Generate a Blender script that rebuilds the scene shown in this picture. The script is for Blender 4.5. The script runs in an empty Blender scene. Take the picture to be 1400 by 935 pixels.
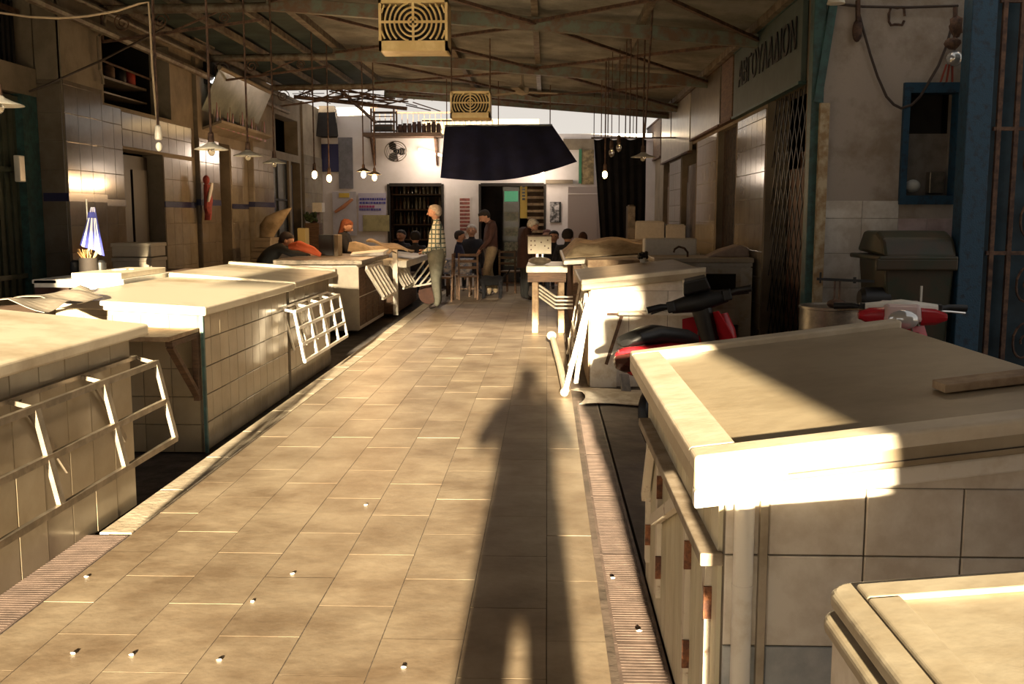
import bpy, bmesh, math, random
from mathutils import Vector, Matrix
random.seed(7)
PI = math.pi
SC = bpy.context.scene
COL = SC.collection

# ------------------------------------------------------------------ camera
FPX = 1361.0; EYE = 1.6
PITCH = math.atan(172/FPX); YAW = math.atan(48/FPX*math.cos(PITCH))
cd = bpy.data.cameras.new('camera'); cam = bpy.data.objects.new('camera', cd); COL.objects.link(cam)
cd.sensor_width = 36; cd.lens = 36*FPX/1400; cd.clip_start = 0.02; cd.clip_end = 200
cam.location = (0, 0, EYE); cam.rotation_euler = (PI/2-PITCH, 0, YAW)
cd.dof.use_dof = False
SC.camera = cam
# ------------------------------------------------------------------ world, sun, exposure
SUN_EL = math.radians(9.2); SUN_AZ = math.radians(0.76)
w = bpy.data.worlds.new('sky'); SC.world = w; w.use_nodes = True
nt = w.node_tree; bg = nt.nodes['Background']
tc = nt.nodes.new('ShaderNodeTexCoord'); sx = nt.nodes.new('ShaderNodeSeparateXYZ'); rp = nt.nodes.new('ShaderNodeValToRGB')
nt.links.new(tc.outputs['Generated'], sx.inputs[0]); nt.links.new(sx.outputs['Z'], rp.inputs[0]); nt.links.new(rp.outputs[0], bg.inputs[0])
rp.color_ramp.elements[0].position = 0.0; rp.color_ramp.elements[0].color = (1.0, .92, .82, 1)
rp.color_ramp.elements[1].position = 0.6; rp.color_ramp.elements[1].color = (.58, .56, .55, 1)
bg.inputs[1].default_value = .84
sd = bpy.data.lights.new('sun', 'SUN'); sun = bpy.data.objects.new('sun', sd); COL.objects.link(sun)
sd.energy = 47.0; sd.color = (1.0, .815, .54); sd.angle = math.radians(0.9)
dirv = Vector((-math.sin(SUN_AZ)*math.cos(SUN_EL), math.cos(SUN_AZ)*math.cos(SUN_EL), -math.sin(SUN_EL)))
sun.rotation_euler = dirv.to_track_quat('-Z', 'Y').to_euler(); sun.location = (0, -12, 6)
SC.view_settings.view_transform = 'Standard'; SC.view_settings.look = 'None'
SC.view_settings.gamma = 1; SC.view_settings.use_curve_mapping = False
SC.view_settings.exposure = 0.0

# ------------------------------------------------------------------ measuring helpers (a pixel of the photograph to a point on a real plane)
_F = Vector((-math.sin(YAW)*math.cos(PITCH), math.cos(YAW)*math.cos(PITCH), -math.sin(PITCH)))
_R = Vector((math.cos(YAW), math.sin(YAW), 0)); _U = _R.cross(_F)
def ray(px, py): return _F + _R*((px-700)/FPX) + _U*((467.5-py)/FPX)
def onX(px, py, x): d = ray(px, py); return Vector((0, 0, EYE)) + d*(x/d.x)
def onY(px, py, y): d = ray(px, py); return Vector((0, 0, EYE)) + d*(y/d.y)
def onZ(px, py, z=0): d = ray(px, py); return Vector((0, 0, EYE)) + d*((z-EYE)/d.z)

# ------------------------------------------------------------------ materials
MATS = {}
def mat(name, col, rough=.6, metal=0, var=.0, scale=6, bump=0, col2=None, lo=.4, hi=.6, emit=0, alpha=None, spec=.5, detail=6, stretch=None):
    if name in MATS: return MATS[name]
    m = bpy.data.materials.new(name); m.use_nodes = True; n = m.node_tree.nodes; l = m.node_tree.links
    b = n['Principled BSDF']; b.inputs['Base Color'].default_value = (*col, 1); b.inputs['Roughness'].default_value = rough
    b.inputs['Metallic'].default_value = metal; b.inputs['Specular IOR Level'].default_value = spec
    if emit: b.inputs['Emission Color'].default_value = (*col, 1); b.inputs['Emission Strength'].default_value = emit
    if var or bump or col2:
        g = n.new('ShaderNodeNewGeometry'); mp = n.new('ShaderNodeMapping'); l.new(g.outputs['Position'], mp.inputs[0])
        if stretch: mp.inputs['Scale'].default_value = stretch
        t = n.new('ShaderNodeTexNoise'); t.inputs['Scale'].default_value = scale; t.inputs['Detail'].default_value = detail; t.inputs['Roughness'].default_value = .65
        l.new(mp.outputs[0], t.inputs['Vector'])
        c2 = col2 if col2 else tuple(max(0, c*(1-var)) for c in col)
        r = n.new('ShaderNodeValToRGB'); r.color_ramp.elements[0].position = lo; r.color_ramp.elements[1].position = hi
        r.color_ramp.elements[0].color = (*c2, 1); r.color_ramp.elements[1].color = (*col, 1)
        l.new(t.outputs[0], r.inputs[0])
        oi = n.new('ShaderNodeObjectInfo'); hs = n.new('ShaderNodeHueSaturation'); mr = n.new('ShaderNodeMapRange')
        mr.inputs['To Min'].default_value = .9; mr.inputs['To Max'].default_value = 1.06
        l.new(oi.outputs['Random'], mr.inputs[0]); l.new(mr.outputs[0], hs.inputs['Value']); l.new(r.outputs[0], hs.inputs['Color'])
        l.new(hs.outputs[0], b.inputs['Base Color'])
        if bump:
            t2 = n.new('ShaderNodeTexNoise'); t2.inputs['Scale'].default_value = scale*5; t2.inputs['Detail'].default_value = 8
            l.new(mp.outputs[0], t2.inputs['Vector'])
            bp = n.new('ShaderNodeBump'); bp.inputs['Strength'].default_value = bump; bp.inputs['Distance'].default_value = .01
            l.new(t2.outputs[0], bp.inputs['Height']); l.new(bp.outputs[0], b.inputs['Normal'])
    if alpha is not None: b.inputs['Alpha'].default_value = alpha
    MATS[name] = m; return m
def glassy(name, col, rough=.1):
    m = mat(name, col, rough); b = m.node_tree.nodes['Principled BSDF']; b.inputs['Transmission Weight'].default_value = .9; return m
def plaid():
    m = bpy.data.materials.new('plaid_shirt'); m.use_nodes = True; n = m.node_tree.nodes; l = m.node_tree.links; b = n['Principled BSDF']
    g = n.new('ShaderNodeTexCoord'); s = n.new('ShaderNodeSeparateXYZ'); l.new(g.outputs['Object'], s.inputs[0])
    ws = []
    for ax in ('Y', 'Z'):
        mu = n.new('ShaderNodeMath'); mu.operation = 'MULTIPLY'; mu.inputs[1].default_value = 13; l.new(s.outputs[ax], mu.inputs[0])
        fr = n.new('ShaderNodeMath'); fr.operation = 'FRACT'; l.new(mu.outputs[0], fr.inputs[0])
        gt = n.new('ShaderNodeMath'); gt.operation = 'GREATER_THAN'; gt.inputs[1].default_value = .72; l.new(fr.outputs[0], gt.inputs[0]); ws.append(gt)
    mx = n.new('ShaderNodeMath'); mx.operation = 'MAXIMUM'; l.new(ws[0].outputs[0], mx.inputs[0]); l.new(ws[1].outputs[0], mx.inputs[1])
    r = n.new('ShaderNodeValToRGB'); r.color_ramp.elements[0].color = (.78, .76, .64, 1); r.color_ramp.elements[1].color = (.12, .17, .15, 1)
    l.new(mx.outputs[0], r.inputs[0]); l.new(r.outputs[0], b.inputs['Base Color']); b.inputs['Roughness'].default_value = .9
    return m

M_paver = mat('paver_stone', (.31, .245, .17), .45, col2=(.17, .12, .075), scale=2.2, bump=.25, lo=.36, hi=.66)
M_kerb = mat('kerb_stone', (.46, .39, .29), .7, col2=(.33, .27, .19), scale=5, bump=.4)
M_conc = mat('concrete_ground', (.15, .11, .085), .75, col2=(.08, .06, .045), scale=3, bump=.5)
M_dirt = mat('gutter_dirt', (.09, .07, .055), .9, col2=(.04, .03, .022), scale=6, bump=.6)
M_grate = mat('grate_metal', (.19, .135, .11), .65, .1, var=.35, scale=10)
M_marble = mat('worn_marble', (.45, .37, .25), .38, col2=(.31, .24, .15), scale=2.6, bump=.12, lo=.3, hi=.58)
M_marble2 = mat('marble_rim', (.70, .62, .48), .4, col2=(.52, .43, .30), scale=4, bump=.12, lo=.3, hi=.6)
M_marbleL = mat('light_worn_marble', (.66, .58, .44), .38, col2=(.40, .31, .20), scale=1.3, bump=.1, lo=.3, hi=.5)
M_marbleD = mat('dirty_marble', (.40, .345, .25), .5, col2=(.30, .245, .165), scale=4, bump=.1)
M_tile = mat('cream_tile', (.39, .325, .225), .2, col2=(.31, .25, .165), scale=3, bump=.03, lo=.3, hi=.6)
M_tileW = mat('white_tile', (.80, .75, .67), .25, col2=(.60, .53, .44), scale=4, bump=.03)
M_tileB = mat('grey_marble_tile', (.50, .52, .52), .35, col2=(.36, .38, .40), scale=14, lo=.35, hi=.65)
M_grout = mat('grout', (.20, .165, .12), .9, var=.4, scale=10)
M_wtile = mat('brown_wall_tile', (.175, .145, .11), .12, col2=(.14, .112, .082), scale=3, bump=.02)
M_wtile2 = mat('beige_wall_tile', (.28, .24, .175), .14, col2=(.22, .185, .13), scale=3, bump=.02)
M_blue = mat('navy_band_tile', (.03, .03, .08), .2)
M_plaster = mat('cream_plaster', (.27, .22, .155), .85, col2=(.19, .15, .10), scale=2, bump=.3)
M_white = mat('white_plaster', (.50, .43, .36), .85, col2=(.33, .26, .19), scale=2.2, bump=.5, lo=.34, hi=.55)
M_backw = mat('whitewashed_wall', (.90, .85, .84), .85, col2=(.80, .75, .72), scale=1.4, bump=.25)
M_wpaint = mat('white_paint', (.82, .77, .68), .45, col2=(.62, .53, .40), scale=9, lo=.28, hi=.5, bump=.1)
M_wpaint2 = mat('flaking_white_paint', (.66, .58, .46), .6, col2=(.24, .13, .07), scale=13, lo=.33, hi=.42, bump=.3)
M_rust = mat('rusty_iron', (.16, .09, .055), .7, .3, col2=(.07, .04, .03), scale=14, bump=.3)
M_rust2 = mat('orange_rust', (.30, .12, .05), .8, col2=(.12, .05, .03), scale=30, bump=.5)
M_steel = mat('dull_steel', (.30, .25, .19), .38, .6, var=.4, scale=9)
M_chrome = mat('chrome', (.75, .72, .68), .12, 1)
M_roof = mat('corrugated_roof', (.25, .225, .18), .6, .0, col2=(.16, .14, .105), scale=2, bump=.1)
M_beam = mat('roof_beam_paint', (.20, .17, .12), .6, col2=(.10, .065, .04), scale=7, bump=.2)
M_beamg = mat('green_beam_paint', (.13, .15, .11), .6, col2=(.14, .08, .045), scale=7, bump=.2)
M_canopy = mat('dark_green_canopy', (.03, .05, .04), .8, var=.5, scale=3)
M_wood = mat('old_wood', (.16, .09, .05), .65, col2=(.09, .05, .028), scale=6, bump=.3, stretch=(1, 1, 6))
M_woodl = mat('sunworn_wood', (.42, .30, .18), .65, col2=(.25, .16, .09), scale=8, bump=.3)
M_teal = mat('teal_paint', (.045, .12, .115), .5, col2=(.03, .065, .06), scale=12, bump=.2)
M_bluep = mat('blue_paint', (.012, .055, .10), .55, col2=(.01, .025, .045), scale=18, bump=.3, lo=.35, hi=.5)
M_shut = mat('green_shutter', (.07, .08, .05), .6, col2=(.045, .05, .03), scale=5)
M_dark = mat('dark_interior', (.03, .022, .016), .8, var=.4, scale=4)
M_black = mat('black_plastic', (.012, .012, .012), .45, var=.3)
M_blackc = mat('black_cloth', (.012, .012, .016), .95, var=.4, scale=5)
M_navy = mat('navy_cloth', (.010, .014, .055), .95, col2=(.006, .008, .035), scale=3)
M_red = mat('red_scooter_paint', (.50, .02, .03), .22, var=.15, scale=8)
M_yel = mat('yellow_enamel', (.80, .60, .28), .4, col2=(.68, .48, .2), scale=6)
M_enam = mat('white_enamel', (.80, .76, .66), .3, var=.15)
M_foam = mat('styrofoam', (.85, .83, .78), .7, var=.08, scale=20)
M_bulb = mat('lit_bulb', (1, .62, .25), .3, emit=26)
M_bulboff = glassy('clear_bulb_glass', (.9, .85, .75), .05)
M_glass = glassy('window_glass', (.8, .85, .82), .08)
M_lens = mat('headlight_lens', (.7, .7, .68), .08, .6)
M_skin = mat('skin', (.55, .30, .20), .6, var=.15, scale=20)
M_shoe = mat('shoe_leather', (.03, .02, .016), .5)
M_tarp = mat('beige_tarpaulin', (.36, .28, .18), .8, col2=(.22, .16, .09), scale=5, bump=.3)
M_paper = mat('white_paper', (.85, .82, .76), .8)
M_terra = mat('terracotta', (.10, .045, .03), .8, var=.3)
M_green = mat('bin_green', (.022, .032, .014), .5, col2=(.05, .032, .014), scale=4)
M_cable = mat('cream_cable', (.45, .34, .21), .5)
M_cabled = mat('dark_cable', (.06, .04, .03), .6)

# ------------------------------------------------------------------ mesh builder
class MB:
    def __init__(s): s.v = []; s.f = []; s.m = []; s.cm = 0
    def add(s, vs, fs):
        b = len(s.v); s.v += [tuple(v) for v in vs]; s.f += [tuple(b+i for i in f) for f in fs]; s.m += [s.cm]*len(fs); return s
    def hexa(s, c):
        return s.add(c, [(3,2,1,0), (4,5,6,7), (0,1,5,4), (1,2,6,5), (2,3,7,6), (3,0,4,7)])
    def box(s, x0, x1, y0, y1, z0, z1):
        return s.hexa([(x0,y0,z0),(x1,y0,z0),(x1,y1,z0),(x0,y1,z0),(x0,y0,z1),(x1,y0,z1),(x1,y1,z1),(x0,y1,z1)])
    def sbox(s, x0, x1, y0, y1, d0, d1, zf):      # box whose top and bottom follow the sloping surface zf
        q = [(x0,y0),(x1,y0),(x1,y1),(x0,y1)]
        return s.hexa([(x,y,zf(x,y)+d0) for x,y in q]+[(x,y,zf(x,y)+d1) for x,y in q])
    def bar(s, p, q, w, h=None, up=(0,0,1)):
        p = Vector(p); q = Vector(q); h = w if h is None else h
        d = (q-p).normalized(); u = Vector(up)
        if abs(d.dot(u)) > .97: u = Vector((1,0,0))
        a = d.cross(u).normalized()*(w/2); b = a.cross(d).normalized()*(h/2)
        return s.hexa([p-a-b,p+a-b,p+a+b,p-a+b,q-a-b,q+a-b,q+a+b,q-a+b])
    def tube(s, pts, r, n=8, cap=True):
        pts = [Vector(p) for p in pts]; rs = r if isinstance(r, (list, tuple)) else [r]*len(pts)
        b = len(s.v); ref = Vector((.13,.31,1)).normalized(); vs = []; fs = []
        for i, p in enumerate(pts):
            d = (pts[min(i+1,len(pts)-1)]-pts[max(i-1,0)])
            if d.length < 1e-9: d = Vector((0,0,1))
            d.normalize(); u = d.cross(ref)
            if u.length < .05: u = d.cross(Vector((1,0,0)))
            u.normalize(); v = d.cross(u)
            for k in range(n): a = 2*PI*k/n; vs.append(p+(u*math.cos(a)+v*math.sin(a))*rs[i])
        for i in range(len(pts)-1):
            for k in range(n): fs.append((i*n+k, i*n+(k+1)%n, (i+1)*n+(k+1)%n, (i+1)*n+k))
        if cap: fs.append(tuple(range(n))[::-1]); fs.append(tuple((len(pts)-1)*n+k for k in range(n)))
        return s.add(vs, fs)
    def lathe(s, prof, c=(0,0,0), n=20, axis='z'):
        vs = []; fs = []; c = Vector(c)
        for r, h in prof:
            for k in range(n):
                a = 2*PI*k/n; x, y = r*math.cos(a), r*math.sin(a)
                vs.append(c+Vector((x,y,h) if axis == 'z' else (x,h,y) if axis == 'y' else (h,x,y)))
        for i in range(len(prof)-1):
            for k in range(n): fs.append((i*n+k, i*n+(k+1)%n, (i+1)*n+(k+1)%n, (i+1)*n+k))
        if prof[0][0] > 1e-4: fs.append(tuple(range(n))[::-1])
        if prof[-1][0] > 1e-4: fs.append(tuple((len(prof)-1)*n+k for k in range(n)))
        return s.add(vs, fs)
    def ball(s, c, rx, ry=None, rz=None, n=12, m=8, jit=0):
        ry = rx if ry is None else ry; rz = rx if rz is None else rz; vs = []; fs = []
        for i in range(1, m):
            t = PI*i/m
            for k in range(n):
                a = 2*PI*k/n; j = 1+random.uniform(-jit, jit)
                vs.append((c[0]+rx*math.sin(t)*math.cos(a)*j, c[1]+ry*math.sin(t)*math.sin(a)*j, c[2]+rz*math.cos(t)*j))
        vs += [(c[0],c[1],c[2]+rz), (c[0],c[1],c[2]-rz)]; T = len(vs)-2
        for i in range(m-2):
            for k in range(n): fs.append((i*n+k, (i+1)*n+k, (i+1)*n+(k+1)%n, i*n+(k+1)%n))
        for k in range(n): fs.append((T, k, (k+1)%n)); fs.append((T+1, (m-2)*n+(k+1)%n, (m-2)*n+k))
        return s.add(vs, fs)
    def prism(s, poly, off):      # planar polygon (3-D points) extruded by the vector off
        off = Vector(off); n = len(poly); a = [Vector(p) for p in poly]
        return s.add(a+[p+off for p in a], [tuple(range(n))[::-1], tuple(range(n,2*n))]+[(k,(k+1)%n,n+(k+1)%n,n+k) for k in range(n)])
    def sheet(s, fn, nu, nv, th=.004, tv=None):     # solid cloth: fn(u,v) -> point
        P = [[Vector(fn(i/nu, j/nv)) for j in range(nv+1)] for i in range(nu+1)]
        N = Vector(tv) if tv else None; vs = []; W = nv+1
        for i in range(nu+1):
            for j in range(nv+1): vs.append(P[i][j])
        for i in range(nu+1):
            for j in range(nv+1):
                if N: nn = N
                else:
                    a = P[min(i+1,nu)][j]-P[max(i-1,0)][j]; b = P[i][min(j+1,nv)]-P[i][max(j-1,0)]
                    nn = a.cross(b); nn = nn.normalized() if nn.length > 1e-9 else Vector((0,0,1))
                vs.append(P[i][j]+nn*th)
        K = (nu+1)*W; fs = []
        for i in range(nu):
            for j in range(nv):
                q = (i*W+j, (i+1)*W+j, (i+1)*W+j+1, i*W+j+1); fs.append(q[::-1]); fs.append(tuple(K+t for t in q))
        for i in range(nu):
            fs.append((i*W,(i+1)*W,K+(i+1)*W,K+i*W)); fs.append((i*W+nv,K+i*W+nv,K+(i+1)*W+nv,(i+1)*W+nv))
        for j in range(nv):
            fs.append((j,K+j,K+j+1,j+1)); fs.append((nu*W+j,nu*W+j+1,K+nu*W+j+1,K+nu*W+j))
        return s.add(vs, fs)
    def loft(s, secs, n=12, p=2.6):   # secs: (centre, half-vector a, half-vector b)
        vs = []; fs = []
        for c, a, b in secs:
            c = Vector(c); a = Vector(a); b = Vector(b)
            for k in range(n):
                t = 2*PI*k/n; ct, st = math.cos(t), math.sin(t)
                vs.append(c+a*math.copysign(abs(ct)**(2/p), ct)+b*math.copysign(abs(st)**(2/p), st))
        for i in range(len(secs)-1):
            for k in range(n): fs.append((i*n+k, i*n+(k+1)%n, (i+1)*n+(k+1)%n, (i+1)*n+k))
        fs.append(tuple(range(n))[::-1]); fs.append(tuple((len(secs)-1)*n+k for k in range(n)))
        return s.add(vs, fs)
    def build(s, name, m, parent=None, smooth=False, bevel=0, local=False, seg=2):
        off = Vector((0,0,0))
        if parent is not None and not local:
            r = parent
            while r.parent: r = r.parent
            off = r.location.copy()
        me = bpy.data.meshes.new(name); me.from_pydata([tuple(Vector(v)-off) for v in s.v], [], s.f)
        for x in (m if isinstance(m, (list, tuple)) else [m]): me.materials.append(x)
        if isinstance(m, (list, tuple)): me.polygons.foreach_set('material_index', s.m)
        bm = bmesh.new(); bm.from_mesh(me); bmesh.ops.recalc_face_normals(bm, faces=bm.faces[:]); bm.to_mesh(me); bm.free()
        o = bpy.data.objects.new(name, me); COL.objects.link(o)
        if parent is not None: o.parent = parent
        if smooth:
            me.polygons.foreach_set('use_smooth', [True]*len(me.polygons))
            try: me.set_sharp_from_angle(angle=math.radians(38))
            except Exception: pass
        if bevel:
            b = o.modifiers.new('bevel', 'BEVEL'); b.width = bevel; b.segments = seg; b.limit_method = 'ANGLE'; b.harden_normals = False
        return o

def thing(name, label, cat, loc=(0,0,0), group=None, rz=0):
    o = bpy.data.objects.new(name, None); COL.objects.link(o); o.empty_display_size = .1
    o.location = loc; o.rotation_euler = (0,0,rz); o['label'] = label; o['category'] = cat
    if group: o['group'] = group
    return o
def tag(o, label, cat, group=None, kind=None):
    o['label'] = label; o['category'] = cat
    if group: o['group'] = group
    if kind: o['kind'] = kind
    return o
def struct(o, label=None):
    o['kind'] = 'structure'
    if label: o['label'] = label
    return o
def copy_tree(o, parent=None):
    c = o.copy(); COL.objects.link(c)
    if parent is not None: c.parent = parent
    for ch in list(o.children): copy_tree(ch, c)
    return c
_tile = {}
def piece_mesh(key, w, h, t, m, ch=.003):
    if key.startswith('paver'): ch = .001
    k = (key, round(w,3), round(h,3), round(t,3))
    if k not in _tile:
        b = MB(); x, y = w/2, h/2
        b.add([(-x,-y,0),(x,-y,0),(x,y,0),(-x,y,0),(-x,-y,t-ch),(x,-y,t-ch),(x,y,t-ch),(-x,y,t-ch),(-x+ch,-y+ch,t),(x-ch,-y+ch,t),(x-ch,y-ch,t),(-x+ch,y-ch,t)],
              [(0,1,5,4),(1,2,6,5),(2,3,7,6),(3,0,4,7),(4,5,9,8),(5,6,10,9),(6,7,11,10),(7,4,8,11),(8,9,10,11)])
        me = bpy.data.meshes.new(key); me.from_pydata(b.v, [], b.f); me.materials.append(m); _tile[k] = me
    return _tile[k]
def piece(name, w, h, t, m, c, U, V, parent):
    me = piece_mesh(name+m.name, w, h, t, m); o = bpy.data.objects.new(name, me); COL.objects.link(o)
    U = Vector(U).normalized(); V = Vector(V).normalized(); N = U.cross(V)
    mt = Matrix((( U.x,V.x,N.x,c[0]),(U.y,V.y,N.y,c[1]),(U.z,V.z,N.z,c[2]),(0,0,0,1)))
    if parent is not None:
        r = parent
        while r.parent: r = r.parent
        mt = Matrix.Translation(-Vector(r.location)) @ mt; o.parent = parent
    o.matrix_local = mt
    return o
def tiles(parent, o, U, V, lu, lv, su, sv, m, name='tile', t=.008, gap=.004, mfn=None, u0=0, skip=None):
    U = Vector(U).normalized(); V = Vector(V).normalized(); o = Vector(o)
    us = [0]; x = u0 if u0 else su
    while x < lu-1e-4: us.append(x); x += su
    us.append(lu); vs = [0]; x = sv
    while x < lv-1e-4: vs.append(x); x += sv
    vs.append(lv)
    for i in range(len(us)-1):
        for j in range(len(vs)-1):
            a, b = us[i], us[i+1]; c, d = vs[j], vs[j+1]
            if b-a < .02 or d-c < .02: continue
            if skip and skip((a+b)/2, (c+d)/2): continue
            mm = mfn(i, j) if mfn else m
            jt = random.uniform(0, .0012)
            N = U.cross(V)
            piece(name, b-a-gap, d-c-gap, t, mm, o+U*((a+b)/2)+V*((c+d)/2)+N*jt, U, V, parent)

# ================================================================== SETTING
# ---- floor
fl = MB(); fl.box(-2.22, .20, -8, 23.0, -.35, -.003)
floor = struct(fl.build('floor', M_dirt))
xs = [-2.10] + [-1.885+.315*i for i in range(7)] + [.23]
for i in range(len(xs)-1):
    w = xs[i+1]-xs[i]; y = 2.35 + (0 if i % 2 == 1 else .315) - (.0 if i != 0 else .0)
    while y < 22.4 and y >= 0:
        piece('paver', w-.003, .6275, .028, M_paver, ((xs[i]+xs[i+1])/2, y+.315, -.028+random.uniform(-.0008, .0008)), (1,0,0), (0,1,0), floor)
        y += .63
mb = MB(); mb.box(-2.1, .23, -8, 2.30, -.028, 0); mb.build('near_paving', M_paver, floor)
mb = MB(); mb.box(-2.1, .23, 22.3, 23, -.028, 0); mb.build('far_paving', M_paver, floor)
y = 4.82
while y < 21.5:
    piece('kerb_stone', .165, .79, .085, M_kerb, (-2.185, y+.4, -.08), (1,0,0), (0,1,0), floor); y += .8
# left grate
def grate(x0, x1, y0, y1, zt, nm):
    g = MB(); g.box(x0, x0+.012, y0, y1, zt-.03, zt); g.box(x1-.012, x1, y0, y1, zt-.03, zt)
    o = g.build(nm, M_grate, floor); b = MB(); y = y0+.01
    while y < y1: b.box(x0+.012, x1-.012, y, y+.018, zt-.025, zt-.002); y += .024
    x = x0+.03
    while x < x1-.02: b.box(x, x+.006, y0, y1, zt-.028, zt-.004); x += .03
    k = b.build('grate_bars', M_grate, o); k['kind'] = 'stuff'
for k in range(3): grate(-2.36, -2.105, 1.2+1.2*k, 2.395+1.2*k, 0, 'drain_grate')
for k in range(7): grate(.26, .44, 1.6+1.0*k, 2.595+1.0*k, -.002, 'drain_grate')
mb = MB(); mb.box(-9, -2.37, -8, 4.82, -.35, -.03); mb.box(-9, -2.27, 4.82, 23, -.35, -.07)
mb.box(-2.37, -2.1, -8, 1.2, -.35, -.0)
struct(mb.build('floor_left', M_dirt))
mb = MB(); mb.box(.455, 6, -8, 25, -.35, -.004); mb.box(.2, .26, -8, 25, -.35, -.003); mb.box(.26, .455, -8, 1.6, -.35, -.004); mb.box(.26, .455, 8.6, 25, -.35, -.004)
mb.box(.26, .455, 1.6, 8.6, -.35, -.12)
struct(mb.build('floor_right', M_conc))
mb = MB(); mb.box(-30, 30, 23, 60, -.5, -.02); mb.box(-30, 30, -40, -8, -.5, -.02); mb.box(-30, -9, -8, 23, -.5, -.02); mb.box(6, 30, -8, 23, -.5, -.02)
struct(mb.build('floor_outside', M_conc))

# ---- back wall with two doorways
YB = 23.0
d1 = (onY(530,253,YB), onY(606,253,YB)); d2 = (onY(655,250,YB), onY(746,250,YB))
zt = 2.33
mb = MB()
mb.box(-5.5, -4.05, YB, YB+.3, 0, 4.05)
mb.box(-4.05, d1[0].x, YB, YB+.3, 0, 3.43); mb.box(d1[0].x, d1[1].x, YB, YB+.3, zt, 3.43); mb.box(d1[1].x, d2[0].x, YB, YB+.3, 0, 3.43)
mb.box(d2[0].x, d2[1].x, YB, YB+.3, zt, 3.43); mb.box(d2[1].x, 3.2, YB, YB+.3, 0, 3.43)
wall_back = struct(mb.build('wall_back', M_backw))
mb = MB(); mb.box(-2.0, 3.2, YB-.03, YB, 3.28, 3.45); mb.build('cornice', M_backw, wall_back)
# dark room behind the doorways
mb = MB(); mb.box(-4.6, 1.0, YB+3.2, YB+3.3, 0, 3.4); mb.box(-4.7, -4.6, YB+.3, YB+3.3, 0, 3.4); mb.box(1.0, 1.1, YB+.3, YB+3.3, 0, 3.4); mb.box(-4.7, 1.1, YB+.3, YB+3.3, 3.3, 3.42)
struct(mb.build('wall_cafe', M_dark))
for i, (a, b) in enumerate((d1, d2)):
    t = MB(); t.box(a.x-.01, a.x+.04, YB-.04, YB+.12, 0, zt); t.box(b.x-.04, b.x+.01, YB-.04, YB+.12, 0, zt); t.box(a.x+.04, b.x-.04, YB-.04, YB+.12, zt-.05, zt+.02)
    struct(t.build('door_%d' % (i+1), M_dark))

# ---- left wall, x = -5.2
XL = -5.2
def yl(px): return onX(px, 300, XL).y
ops = [(yl(148)+.05, yl(240), 2.92, 3.9), (yl(172), yl(226), -.1, 2.42), (yl(297), yl(317), -.1, 2.75), (yl(370), yl(397), .9, 2.7), (yl(400), yl(412), -.1, 2.7), (yl(380), yl(410), 2.85, 3.55)]
ybs = sorted(set([yl(93), 23.0] + [o[0] for o in ops] + [o[1] for o in ops])); mb = MB()
for a, b in zip(ybs, ybs[1:]):
    mid = (a+b)/2; top = 5.0 if mid < 18.6 else 4.0
    cuts = sorted([(o[2], o[3]) for o in ops if o[0] <= mid <= o[1]]); z = -.1
    for c0, c1 in cuts:
        if c0 > z: mb.box(XL-.28, XL, a, b, z, c0)
        z = max(z, c1)
    mb.box(XL-.28, XL, a, b, z, top)
wall_left = struct(mb.build('wall_left', M_plaster))
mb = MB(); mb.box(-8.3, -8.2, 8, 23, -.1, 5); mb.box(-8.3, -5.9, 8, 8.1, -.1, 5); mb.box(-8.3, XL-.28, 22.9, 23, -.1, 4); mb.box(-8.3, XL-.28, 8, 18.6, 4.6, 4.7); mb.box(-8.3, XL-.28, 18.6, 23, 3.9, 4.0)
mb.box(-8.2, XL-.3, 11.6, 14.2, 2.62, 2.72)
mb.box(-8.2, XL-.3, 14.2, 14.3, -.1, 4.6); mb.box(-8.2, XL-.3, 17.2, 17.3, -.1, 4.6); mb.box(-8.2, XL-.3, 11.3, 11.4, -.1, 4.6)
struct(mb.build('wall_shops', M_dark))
# tiled lower pillars
def pillar(y0, y1, x1, z1, mt, band=True, cap=None):
    b = MB(); b.box(XL-.02, x1, y0, y1, -.1, 5.0 if cap is None else cap); p = b.build('pillar', M_plaster, wall_left)
    n0 = z1/.3
    def mf(i, j): return mt
    tiles(p, (x1, y0, 0), (0,1,0), (0,0,1), y1-y0, z1, .3, .3, mt, skip=lambda u, v: 1.69 < v < 1.79)
    tiles(p, (XL-.3 if y0 < 11 else XL, y0, 0), (1,0,0), (0,0,1), x1-XL+(.3 if y0 < 11 else 0), z1, .3, .3, mt)
    if band:
        b = MB(); b.box(XL-.25 if y0 < 11 else XL, x1+.012, y0-.012, y1+.004, 1.76, 1.85); b.build('blue_band', M_blue, p)
    return p
p1y = yl(93)
pillar(p1y, yl(145), XL+.02, 3.05, M_wtile)
b = MB(); b.box(XL-.55, XL-.27, p1y, p1y+.3, -.1, 5); b.build('pillar', M_plaster, wall_left)
tiles(wall_left, (XL+.0, yl(145)+.01, 0), (0,1,0), (0,0,1), yl(172)-yl(145)-.02, 2.9, .3, .3, M_wtile)
tiles(wall_left, (XL+.0, yl(172), 2.45), (0,1,0), (0,0,1), yl(268)-yl(172), .42, .3, .21, M_wtile)
tiles(wall_left, (XL+.0, yl(226)+.01, 0), (0,1,0), (0,0,1), yl(268)-yl(226)-.02, 2.4, .3, .3, M_wtile2)
pillar(yl(270), yl(297), XL+.06, 2.75, M_wtile)
pillar(yl(341), yl(368), XL+.10, 2.8, M_wtile2, cap=4.0)
tiles(wall_left, (XL, yl(318), 0), (0,1,0), (0,0,1), yl(340)-yl(318), 2.7, .3, .3, M_wtile2)
for a, b_ in ((145, 172), (226, 268), (318, 340)):
    b = MB(); b.box(XL, XL+.014, yl(a), yl(b_), 1.72, 1.80); b.build('blue_band', M_blue, wall_left)
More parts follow.
